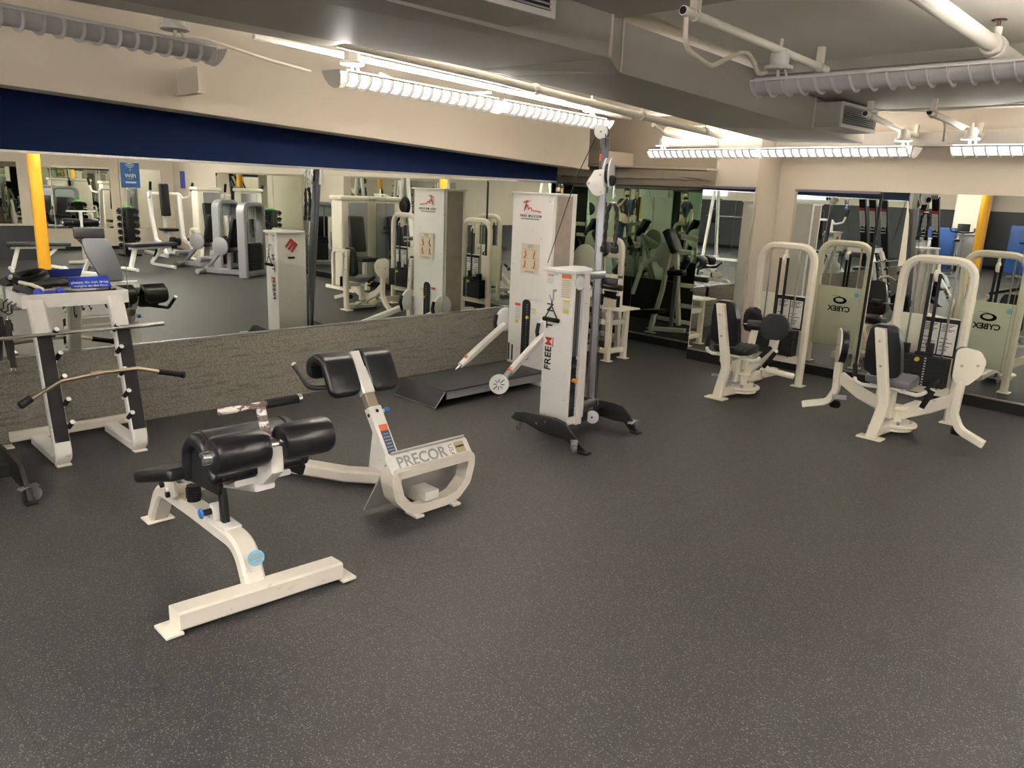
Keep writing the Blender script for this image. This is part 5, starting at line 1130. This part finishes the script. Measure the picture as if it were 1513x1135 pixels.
def decline_bench():
    T = Thing('decline_bench', 'adjustable bench with a grey pad sloping down, seen in the left mirror above the rack', 'bench', (2.1, 3.75, 0))
    m = T.mb(); m.box((2.05,3.66,.745), (.07,.42,.17), (0,radians(12),0), .03, 3); T.part('head_pad', m, VINYLG)
    m = T.mb(); sh = [(q.x, q.y) for q in fillet([(-.15,-.45,0),(.15,-.45,0),(.19,.0,0),(.17,.22,0),(-.17,.22,0),(-.20,0,0)], .05, 4, True)]
    m.prism(sh, (1.92,3.75,.47), (-.05,1,0), (.42,-.20,.88), .055, bev=.02, seg=3); T.part('back_pad', m, GREYV)
    m = T.mb(); m.rtube([(2.12,3.70,.66), (2.11,3.80,.36), (2.05,3.86,.16)], .06, .06, (0,1,0), fil=.05, bev=.008); m.rtube([(2.7,3.7,.10), (1.75,3.95,.10)], .06, .06, (0,0,1), bev=.008); m.rtube([(2.65,3.72,.12), (2.10,3.72,.52)], .05, .05, (0,1,0), bev=.008); T.part('frame', m, WHITE)
    m = T.mb(); m.rtube([(1.76,3.72,.03), (1.76,4.18,.03)], .06, .05, (1,0,0), bev=.006); T.part('front_foot', m, WHITE)
    m = T.mb(); m.rtube([(2.72,3.45,.03), (2.72,3.95,.03)], .06, .05, (1,0,0), bev=.006); T.part('rear_foot', m, WHITE)
decline_bench()
def roller_bench():
    T = Thing('sit_up_bench', 'sit up bench with twin black rollers on a T bar, seen in the left mirror', 'bench', (5.0, 4.4, 0))
    for y in (4.25, 4.56):
        m = T.mb(); m.cyl((5.0,y-.13,.73), (5.0,y+.13,.73), .07, 24, bev=.02); T.part('roller_pad', m, VINYL)
    m = T.mb(); m.cyl((5.0,4.10,.73), (5.0,4.72,.73), .02, 12); m.rtube([(5.0,4.41,.03), (5.0,4.41,.93)], .05, .05, (0,1,0), bev=.006); m.cyl((5.0,4.18,.93), (5.0,4.66,.93), .014, 10); T.part('mast', m, WHITE)
    m = T.mb(); m.rtube([(5.0,4.15,.03), (5.0,4.67,.03)], .06, .05, (1,0,0), bev=.006); m.rtube([(5.0,4.41,.04), (4.1,4.3,.04)], .06, .05, (0,0,1), bev=.006); m.rtube([(4.2,4.3,.04), (4.25,4.3,.4)], .05, .05, (0,1,0), bev=.006); T.part('base', m, WHITE)
    m = T.mb(); m.box((4.45,4.33,.45), (.75,.28,.06), (0,radians(-6),radians(7)), .02, 3); T.part('bench_pad', m, VINYLG)
roller_bench()
def chest_press(org, label, rz=0, world=True):
    T = Thing('chest_press', label, 'exercise machine', (0,0,0), world=False)
    # faces -x ; width along y
    m = T.mb(); m.box((0,0,1.12), (.07,.20,.66), (0,radians(6),0), .03, 3); T.part('back_pad', m, VINYL)
    m = T.mb(); m.box((-.12,0,.52), (.34,.30,.06), None, .02, 3); T.part('seat', m, VINYL)
    m = T.mb(); m.rtube([(.08,0,.03), (.06,0,1.45)], .06, .06, (0,1,0), bev=.008); m.rtube([(-.1,0,.05), (-.1,0,.48)], .06, .06, (0,1,0), bev=.008); m.rtube([(-.7,0,.05), (.5,0,.05)], .06, .06, (0,0,1), bev=.008); m.rtube([(.06,-.32,1.25), (.06,.32,1.25)], .05, .05, (1,0,0), bev=.006); T.part('centre_frame', m, WHITE)
    for s in (-1, 1):
        m = T.mb(); m.rtube([(-.72,s*.30,.05), (-.45,s*.30,.26), (-.15,s*.28,.30), (-.05,s*.30,.78), (.0,s*.30,1.24)], .075, .085, (0,1,0), fil=.12, bev=.012); m.rtube([(-.74,s*.30,.03), (.45,s*.30,.03)], .06, .05, (0,0,1), bev=.006); T.part('side_frame', m, WHITE)
        m = T.mb(); m.tube([(-.02,s*.30,1.25), (-.08,s*.34,1.16), (-.30,s*.40,1.20), (-.42,s*.42,1.45)], .022, 10, fil=.06); ar = T.part('press_arm', m, WHITE)
        m = T.mb(); m.cyl((-.36,s*.41,1.32), (-.43,s*.425,1.48), .026, 12); T.part('hand_grip', m, FOAM, ar)
    m = T.mb(); m.cyl((-.30,-.05,.28), (-.30,.05,.28), .10, 24, bev=.01); m.cyl((-.30,.08,.28), (-.30,.14,.28), .08, 24, bev=.01); T.part('counterweight', m, PLATEK)
    T.e.location = org; T.e.rotation_euler = (0,0,rz); return T
cp = chest_press((6.35, 6.42, 0), 'white chest press with twin upright grips, seen in the left mirror')
copy_thing(cp.e, (-2.6, -3.2, 0), radians(80), 'white plate loaded press standing behind the photographer')
# dumbbell tower with its dumbbells
def dumbbell(T, loc):
    m = T.mb(); m.cyl((0,-.055,0), (0,.055,0), .013, 12); h = T.part('grip', m, CHROME)
    for s in (-1, 1):
        m = T.mb(); m.cyl((0,s*.055,0), (0,s*.125,0), .048, 6, bev=.010); T.part('head', m, PLATEK)
T = Thing('dumbbell_rack', 'tall black dumbbell rack with a green strip on top, seen in the left mirror', 'rack', (6.25, 5.62, 0))
m = T.mb(); bx(m, 6.14, 6.40, 5.55, 5.71, 0, .93, .006); T.part('rack_tower', m, BLACK)
m = T.mb(); bx(m, 6.12, 6.42, 5.50, 5.76, .93, .945); T.part('rack_top', m, PLASTIC)
m = T.mb(); bx(m, 6.10, 6.45, 5.45, 5.80, 0, .04, .005); T.part('rack_base', m, BLACK)
for k in range(6):
    m = T.mb(); z = .16+k*.135; bx(m, 6.10, 6.44, 5.48, 5.55, z-.012, z); bx(m, 6.10, 6.44, 5.71, 5.78, z-.012, z); T.part('cradle', m, BLACK)
m = MB(); m.tube([(6.2,5.56,.96), (6.25,5.66,.975), (6.33,5.70,.962), (6.35,5.6,.965)], .018, 8, fil=.03); single('resistance_band', m, GREENH, 'bright green band lying on top of the dumbbell rack', 'band')
T0 = Thing('dumbbell', 'black hexagonal dumbbell on the lowest step of the rack, near side', 'dumbbell', (0,0,0), 'dumbbells on the tall black rack', world=False)
dumbbell(T0, None)
steps = ['lowest', 'second', 'third', 'fourth', 'fifth', 'top']
for k in range(6):
    for s in (0, 1):
        loc = (6.24, 5.495 if s == 0 else 5.765, .16+k*.135+.050); lab = 'black dumbbell on the %s step of the tall rack, %s' % (steps[k], 'side nearer the benches' if s == 0 else 'side nearer the chest press')
        if k == 0 and s == 0: T0.e.location = loc; T0.e['label'] = lab; T0.e.rotation_euler = (0,0,pi/2)
        else: copy_thing(T0.e, loc, pi/2, lab)
# grey selectorised machines
def grey_machine(label, org, rz, grp='silver grey leg machines'):
    T = Thing('leg_machine', label, 'exercise machine', (0,0,0), grp, world=False)
    m = T.mb(); m.rtube([(0,-.26,.01), (0,-.27,1.20), (0,.27,1.20), (0,.26,.01)], .17, .075, (1,0,0), fil=.13, bev=.02); fr = T.part('stack_frame', m, GREYM)
    m = T.mb(); bx(m, -.06, -.045, -.235, .235, .96, 1.16, .004); T.part('header_panel', m, mat('header_grey', (.42,.46,.48), .4), fr)
    for s in (-.09, .09):
        m = T.mb(); m.cyl((0,s,.2), (0,s,1.15), .011, 10); T.part('guide_rod', m, CHROME)
    m = T.mb()
    for k in range(15): bx(m, -.06, .06, -.16, .16, .12+k*.03, .146+k*.03)
    T.part('weight_stack', m, PLATEK)
    m = T.mb(); bx(m, -.09, .09, -.24, .24, .03, .11, .01); m.rtube([(-.05,0,.06), (-.95,-.02,.06)], .09, .07, (0,0,1), bev=.01); m.cyl((-.95,-.2,.05), (-.95,.2,.05), .045, 14); T.part('base', m, GREYM)
    m = T.mb(); m.box((-.52,0,.47), (.40,.36,.07), (0,radians(14),0), .03, 3); T.part('seat', m, VINYL)
    m = T.mb(); m.box((-.30,0,.72), (.08,.34,.50), (0,radians(12),0), .03, 3); T.part('back_pad', m, VINYL)
    m = T.mb(); m.rtube([(-.45,.0,.08), (-.42,0,.44)], .07, .08, (0,1,0), bev=.01); m.rtube([(-.95,-.05,.08), (-.62,-.05,.42)], .05, .06, (0,1,0), bev=.01); T.part('seat_support', m, GREYM)
    m = T.mb(); m.cyl((-.45,.22,.50), (-.45,.25,.50), .15, 32, bev=.005); T.part('cam_cover', m, GREYM)
    m = T.mb(); m.cyl((-1.05,-.20,.27), (-1.05,.22,.27), .045, 16, bev=.01); m.b.free(); m = T.mb(); m.cyl((-.90,-.22,.25), (-.90,.22,.25), .05, 16, bev=.01); T.part('ankle_roller', m, GREYM)
    m = T.mb(); m.tube([(-.35,-.22,.55), (-.48,-.25,.62), (-.5,-.25,.70)], .015, 8, fil=.03); T.part('handle', m, FOAM)
    T.e.location = org; T.e.rotation_euler = (0,0,rz); return T
gm = grey_machine('silver grey leg machine nearer the far wall, seen in the left mirror beside the tower', (1.92, 6.12, 0), radians(150))
copy_thing(gm.e, (3.15, 6.25, 0), radians(150), 'silver grey leg machine nearer the benches, seen in the left mirror')
copy_thing(gm.e, (3.9, -1.7, 0), radians(30), 'silver grey leg machine behind the photographer on the right')
# tall shrouded machines
def tall_machine(label, org, rz, grp='tall white shrouded machines'):
    T = Thing('shrouded_machine', label, 'exercise machine', (0,0,0), grp, world=False)
    m = T.mb(); bx(m, -.16, .16, -.24, .24, .02, 1.36, .05); sh = T.part('shroud', m, CREAM)
    m = T.mb(); bx(m, -.176, -.158, -.12, .235, .20, 1.32, .008); T.part('front_panel', m, GREYM, sh)
    m = T.mb(); m.box((0,0,1.385), (.36,.52,.07), None, .03, 3); T.part('top_cover', m, CREAM, sh)
    m = T.mb(); swirl(m, (-.178,.055,.93), (0,-1,0), (0,0,1), .05); m.text('CYBEX', .052, (-.178,.055,.85), (0,-1,0), (0,0,1), .03); T.part('lettering', m, INK, sh)
    m = T.mb(); m.rtube([(-.2,-.42,.03), (-.2,-.42,.62), (-.55,-.42,.62), (-.75,-.42,.03)], .05, .05, (0,1,0), fil=.1, bev=.008); m.rtube([(-.2,.35,.03), (-.2,.35,.8), (-.6,.35,.8)], .05, .05, (0,1,0), fil=.1, bev=.008); m.rtube([(-.8,-.42,.04), (0,-.42,.04)], .05, .05, (0,0,1), bev=.008); m.rtube([(-.6,-.05,.04), (-.1,-.05,.04)], .06, .06, (0,0,1), bev=.008); m.rtube([(-.5,-.05,.05), (-.5,-.05,.44)], .06, .06, (0,1,0), bev=.008); T.part('frame', m, CREAM)
    m = T.mb(); m.box((-.5,-.05,.48), (.34,.32,.06), None, .02, 3); T.part('seat', m, VINYL)
    m = T.mb(); m.box((-.30,-.05,.85), (.07,.28,.55), (0,radians(8),0), .03, 3); T.part('back_pad', m, VINYL)
    T.e.location = org; T.e.rotation_euler = (0,0,rz); return T
tm = tall_machine('tall white shrouded machine with grey front, beyond the leg machines in the left mirror', (.15, 6.88, 0), 0)
copy_thing(tm.e, (5.1, 6.75, 0), 0, 'tall white shrouded machine in the far right corner of the gym')
copy_thing(tm.e, (-8.6, -6.2, 0), radians(180), 'tall white shrouded machine by the rear left wall')
# plate loaded rack behind the camera
def smith(label, org, rz, frame=WHITE, grp='tall guided barbell racks'):
    T = Thing('smith_machine', label, 'rack', (0,0,0), grp, world=False)
    for s in (-1, 1):
        m = T.mb(); m.rtube([(-.25,s*.62,.03), (.0,s*.62,2.12)], .075, .075, (0,1,0), bev=.01); m.rtube([(.45,s*.62,.03), (.12,s*.62,2.08)], .07, .07, (0,1,0), bev=.01); m.rtube([(-.35,s*.62,.04), (.6,s*.62,.04)], .07, .07, (0,0,1), bev=.01); T.part('upright', m, frame)
        m = T.mb(); m.cyl((-.16,s*.60,.08), (.05,s*.60,2.08), .013, 10); T.part('guide_rod', m, CHROME)
        for k, r in enumerate((.20, .16)):
            m = T.mb(); m.cyl((-.10+.0,s*(.72+k*.05),1.15), (-.10,s*(.755+k*.05),1.15), r, 28, bev=.01); T.part('weight_plate', m, PLATEK)
        m = T.mb()
        for k in range(7): m.cyl((-.20+k*.02,s*.62-.05*s,.4+k*.2), (-.20+k*.02,s*.62-.10*s,.4+k*.2), .012, 8)
        T.part('catch_pegs', m, BLACK)
    m = T.mb(); m.rtube([(.0,-.62,2.09), (.0,.62,2.09)], .07, .07, (1,0,0), bev=.01); m.rtube([(.5,-.62,.05), (.5,.62,.05)], .07, .07, (1,0,0), bev=.01); T.part('crossbeam', m, frame)
    m = T.mb(); m.cyl((-.10,-.95,1.15), (-.10,.95,1.15), .014, 12); T.part('barbell', m, CHROME)
    T.e.location = org; T.e.rotation_euler = (0,0,rz); return T
sm = smith('tall white guided barbell rack behind the photographer on the right', (2.6, -.9, 0), radians(20))
copy_thing(sm.e, (4.9, 2.2, 0), 0, 'tall white guided barbell rack beside the dark partition, at the far left in the mirror')
copy_thing(sm.e, (.4, -5.6, 0), radians(90), 'tall white guided barbell rack far behind the photographer')
# dark press with placards
T = Thing('incline_press', 'tall black framed press with red and white placards, seen in the far right mirror', 'exercise machine', (-4.6, -.7, 0))
for x in (-5.0, -4.8, -4.62):
    m = T.mb(); m.rtube([(x,-1.15,.03), (x,-.35,1.78)], .12, .07, (1,0,0), bev=.01); up = T.part('upright', m, BLACK)
    nz = Vector((0,.91,-.415)); v = Vector((0,.415,.91))
    label_sticker(T, (x,-.53+.055,1.395), (-1,0,0), v, .10, .34, RED, PAPERW, 9, up, 'placard')
    m = T.mb(); m.text('112', .12, (x,-.625+.057,1.175), v, (1,0,0), .03); T.part('number', m, WPRINT, up)
m = T.mb(); m.rtube([(-5.05,-1.15,.04), (-4.58,-1.15,.04)], .07, .07, (0,0,1), bev=.01); m.rtube([(-4.82,-1.15,.05), (-4.82,-.15,.05)], .07, .07, (0,0,1), bev=.01); m.rtube([(-5.05,-.35,1.78), (-4.58,-.35,1.78)], .07, .07, (0,0,1), bev=.01); T.part('base_frame', m, GREYM)
m = T.mb(); m.box((-4.85,-.30,.46), (.28,.34,.07), None, .02, 3); T.part('seat', m, VINYL)
m = T.mb(); m.rtube([(-4.85,-.30,.05), (-4.85,-.30,.43)], .06, .06, (0,1,0), bev=.01); T.part('seat_post', m, GREYM)
# cable column with blue crash mats and trainers at the rear
def exercise_bike(label, org, rz):
    T = Thing('exercise_bike', label, 'exercise bike', (0,0,0), 'exercise bikes at the rear', world=False)
    m = T.mb(); m.rtube([(-.45,0,.05), (.45,0,.05)], .06, .06, (0,0,1), bev=.01); m.rtube([(-.45,-.22,.03), (-.45,.22,.03)], .06, .05, (1,0,0), bev=.01); m.rtube([(.45,-.22,.03), (.45,.22,.03)], .06, .05, (1,0,0), bev=.01); m.rtube([(.28,0,.08), (.40,0,1.05)], .06, .06, (0,1,0), bev=.01); m.rtube([(-.05,0,.08), (-.25,0,.82)], .06, .06, (0,1,0), bev=.01); T.part('frame', m, GREYM)
    m = T.mb(); m.cyl((.18,-.04,.32), (.18,.04,.32), .22, 32, bev=.01); T.part('flywheel', m, BLACK)
    m = T.mb(); m.box((-.27,0,.86), (.28,.20,.06), None, .025, 3); T.part('saddle', m, VINYL)
    m = T.mb(); m.tube([(.18,-.26,1.16), (.36,-.24,1.08), (.42,0,1.06), (.36,.24,1.08), (.18,.26,1.16)], .017, 10, fil=.08); T.part('handlebar', m, FOAM)
    m = T.mb(); m.box((.44,0,1.18), (.05,.26,.18), (0,radians(-15),0), .015, 2); T.part('console', m, PLASTIC)
    T.e.location = org; T.e.rotation_euler = (0,0,rz); return T
bk = exercise_bike('exercise bike nearest the yellow pillar in the rear bay', (-5.9, -6.6, 0), 1.2)
copy_thing(bk.e, (-4.6, -7.6, 0), .9, 'exercise bike in front of the blue mats in the rear bay')
copy_thing(bk.e, (-3.2, -7.9, 0), 1.4, 'exercise bike nearest the middle of the rear wall')
for k, (x, y) in enumerate(((-7.6, -9.2), (-5.6, -10.0), (-4.4, -10.05))):
    m = MB(); bx(m, x, x+.9, y, y+.28, 0, 1.25 if k else 1.1, .03); single('crash_mat', m, CARPETB, ['upright blue mat beside the square column at the rear', 'upright blue mat left of the middle of the rear wall', 'upright blue mat near the middle of the rear wall'][k], 'mat', 'upright blue mats at the rear')
m = MB(); bx(m, -6.35, -5.95, -8.6, -8.1, 0, .95, .01); bx(m, -6.38, -5.92, -8.63, -8.07, .95, .985, .005); single('towel_cabinet', m, GREYM, 'grey cabinet with a pale top in front of the square column', 'cabinet')
# notices and other bits
m = MB(); bx(m, 7.18, 7.42, 7.195, 7.205, 1.35, 1.72); single('wall_sign', m, SIGNB, 'small blue notice on the far wall corner, seen in the left mirror', 'sign')

# ---------------------------------------------------------------- the photographer
def person():
    f = Vector((-.706, .708, 0)); s = Vector((.708, .706, 0))      # facing, and to the person's right
    base = -f*.52; base.z = 0
    T = Thing('person', 'person in a navy t-shirt and jeans holding up a phone, reflected in the alcove mirror', 'person', base)
    def P(a, b, z): return base + s*a + f*b + Vector((0,0,z))
    def skin(name, chain, mt, parent=None, lev=2):
        verts, edges, rad = [], [], []; idx = {}
        for path in chain:
            prev = None
            for key, (a, b, z), r in path:
                if key not in idx: idx[key] = len(verts); verts.append(P(a, b, z)-base); rad.append(r)
                if prev is not None: edges.append((prev, idx[key]))
                prev = idx[key]
        me = bpy.data.meshes.new(name); me.from_pydata([tuple(v) for v in verts], edges, []); me.materials.append(mt)
        o = link(name, me, parent or T.e); md = o.modifiers.new('Skin', 'SKIN'); md.use_smooth_shade = True
        for i, r in enumerate(rad):
            sv = me.skin_vertices[0].data[i]; sv.radius = r if isinstance(r, tuple) else (r, r); sv.use_root = (i == 0)
        sb = o.modifiers.new('Subdivision', 'SUBSURF'); sb.levels = lev; sb.render_levels = lev
        return o
    # whole body, continuous
    R_hand = (.045, .44, 1.565)
    body = skin('body', [
        [('pelvis',(0,0,.98),(.15,.11)), ('waist',(0,.0,1.12),(.135,.10)), ('chest',(0,0,1.32),(.165,.115)), ('neckb',(0,0,1.47),(.085,.075)), ('neck',(0,.01,1.53),.052), ('head1',(0,.025,1.61),(.070,.085)), ('head2',(0,.02,1.70),(.074,.092)), ('head3',(0,.01,1.76),(.050,.06))],
        [('chest',0,0) if 0 else ('chest',(0,0,1.32),0), ('shR',(.17,0,1.44),.062), ('elR',(.25,.20,1.28),.043), ('wrR',(.10,.40,1.50),.028), ('paR',R_hand,(.038,.018))],
        [('chest',(0,0,1.32),0), ('shL',(-.17,0,1.44),.062), ('elL',(-.27,.02,1.16),.043), ('wrL',(-.27,.16,.95),.028), ('paL',(-.265,.20,.88),(.036,.018))],
        [('pelvis',(0,0,.98),0), ('hipR',(.10,0,.90),.095), ('knR',(.12,.03,.50),.062), ('anR',(.13,-.01,.10),.042), ('toR',(.14,.13,.045),.038)],
        [('pelvis',(0,0,.98),0), ('hipL',(-.10,0,.90),.095), ('knL',(-.12,.02,.50),.062), ('anL',(-.13,-.01,.10),.042), ('toL',(-.15,.13,.045),.038)]], SKIN)
    # fingers: each its own chain rooted in the palm
    for hand, c, fx in (('R', R_hand, 1), ('L', (-.265,.20,.88), -1)):
        for k, (dx, L) in enumerate(((-.024,.062), (-.009,.072), (.007,.068), (.022,.052))):
            if hand == 'R': ch = [((c[0]+dx,c[1],c[2]+.012),.010), ((c[0]+dx*1.1,c[1]+.006,c[2]+.012+L*.55),.009), ((c[0]+dx*1.1-.01,c[1]+.020,c[2]+.012+L),.0075)]
            else: ch = [((c[0]+.004,c[1]+dx,c[2]-.02),.010), ((c[0]+.012,c[1]+dx*1.1+.01,c[2]-.02-L*.6),.009), ((c[0]+.026,c[1]+dx*1.1+.014,c[2]-.02-L),.0075)]
            skin('finger', [[(str(i), p, r) for i, (p, r) in enumerate(ch)]], SKIN, body, 1)
        th = [((c[0]-.030*fx,c[1]+.0,c[2]-.01),.011), ((c[0]-.055*fx,c[1]+.015,c[2]+.012),.010), ((c[0]-.06*fx,c[1]+.022,c[2]+.036),.0085)]
        skin('thumb', [[(str(i), p, r) for i, (p, r) in enumerate(th)]], SKIN, body, 1)
    skin('t_shirt', [
        [('waist',(0,0,.97),(.168,.128)), ('mid',(0,0,1.13),(.155,.120)), ('chest',(0,0,1.32),(.182,.132)), ('neckb',(0,0,1.465),(.095,.085))],
        [('chest',(0,0,1.32),0), ('shR',(.175,0,1.44),.080), ('slR',(.225,.12,1.345),.070)],
        [('chest',(0,0,1.32),0), ('shL',(-.175,0,1.44),.080), ('slL',(-.245,.01,1.26),.070)]], SHIRT)
    skin('jeans', [
        [('pelvis',(0,0,.96),(.166,.126)), ('hipR',(.10,0,.86),.108), ('knR',(.12,.03,.50),.078), ('anR',(.13,-.005,.09),.062)],
        [('pelvis',(0,0,.96),0), ('hipL',(-.10,0,.86),.108), ('knL',(-.12,.02,.50),.078), ('anL',(-.13,-.005,.09),.062)]], JEANS)
    for sx in (-1, 1):
        skin('shoe', [[('h',(sx*.13,-.05,.045),(.045,.042)), ('m',(sx*.14,.06,.042),(.048,.040)), ('t',(sx*.15,.17,.035),(.044,.032))]], BLACK, T.e, 2)
    m = MB(base); 
    def ball(p, r, sc=(1,1,1)): m.ball(P(*p), r, 14, sc)
    ball((0,-.005,1.755), .098, (1,1,.85)); ball((0,-.055,1.70), .075, (1,1,1.1)); T.part('hair', m, HAIR, body)
    m = MB(base)
    for sx in (-1, 1): m.ball(P(sx*.031,.098,1.665), .011, 10)
    T.part('eyes', m, INK, body)
    m = MB(base); m.prism([(-.012,0),(.012,0),(.006,.05),(-.006,.05)], P(0,.112,1.615), s, (0,0,1), .022, bev=.004); 
    for sx in (-1, 1): m.ball(P(sx*.083,.015,1.655), .024, 10, (.5,.5,1.2))
    T.part('nose_and_ears', m, SKIN, body)
    m = MB(base); m.prism(circ(.022, 14, sy=.25), P(0,.105,1.590), s, (0,0,1), .012); T.part('mouth', m, mat('lips', (.35,.12,.10), .5), body)
    return T
person()
T = Thing('phone', 'dark phone held up in front of the face of the reflected person', 'phone', (.02,-.02,1.6))
Rr = Matrix(((0.700057,-0.201057,0.685198),(0.712940,0.142435,-0.686607),(0.040451,0.969169,0.243054)))
m = T.mb(); cpos = Vector((0,0,1.6))+Rr @ Vector((.045,-.022,.022)); m.box(cpos, (.148,.072,.008), Rr, .003); T.part('phone_body', m, BLACK)
# ================================================================== camera and view
cd = bpy.data.cameras.new('camera'); cam = link('camera', cd)
cd.sensor_width = 36; cd.lens = 36*1140/1513; cd.clip_start = .01; cd.clip_end = 60
RM = Matrix(((0.700057,-0.201057,0.685198),(0.712940,0.142435,-0.686607),(0.040451,0.969169,0.243054))).to_4x4()
cam.matrix_world = Matrix.Translation((0,0,1.6)) @ RM
SC.camera = cam
w = bpy.data.worlds.new('world'); SC.world = w; w.use_nodes = True; w.node_tree.nodes['Background'].inputs[0].default_value = (.02,.02,.02,1)
vs = SC.view_settings; SC.display_settings.display_device = 'sRGB'; vs.view_transform = 'Standard'; vs.look = 'None'; vs.gamma = 1; vs.use_curve_mapping = False; vs.exposure = 1.15

SC.cycles.max_bounces = 16; SC.cycles.glossy_bounces = 12; SC.cycles.diffuse_bounces = 6; SC.cycles.sample_clamp_indirect = 8
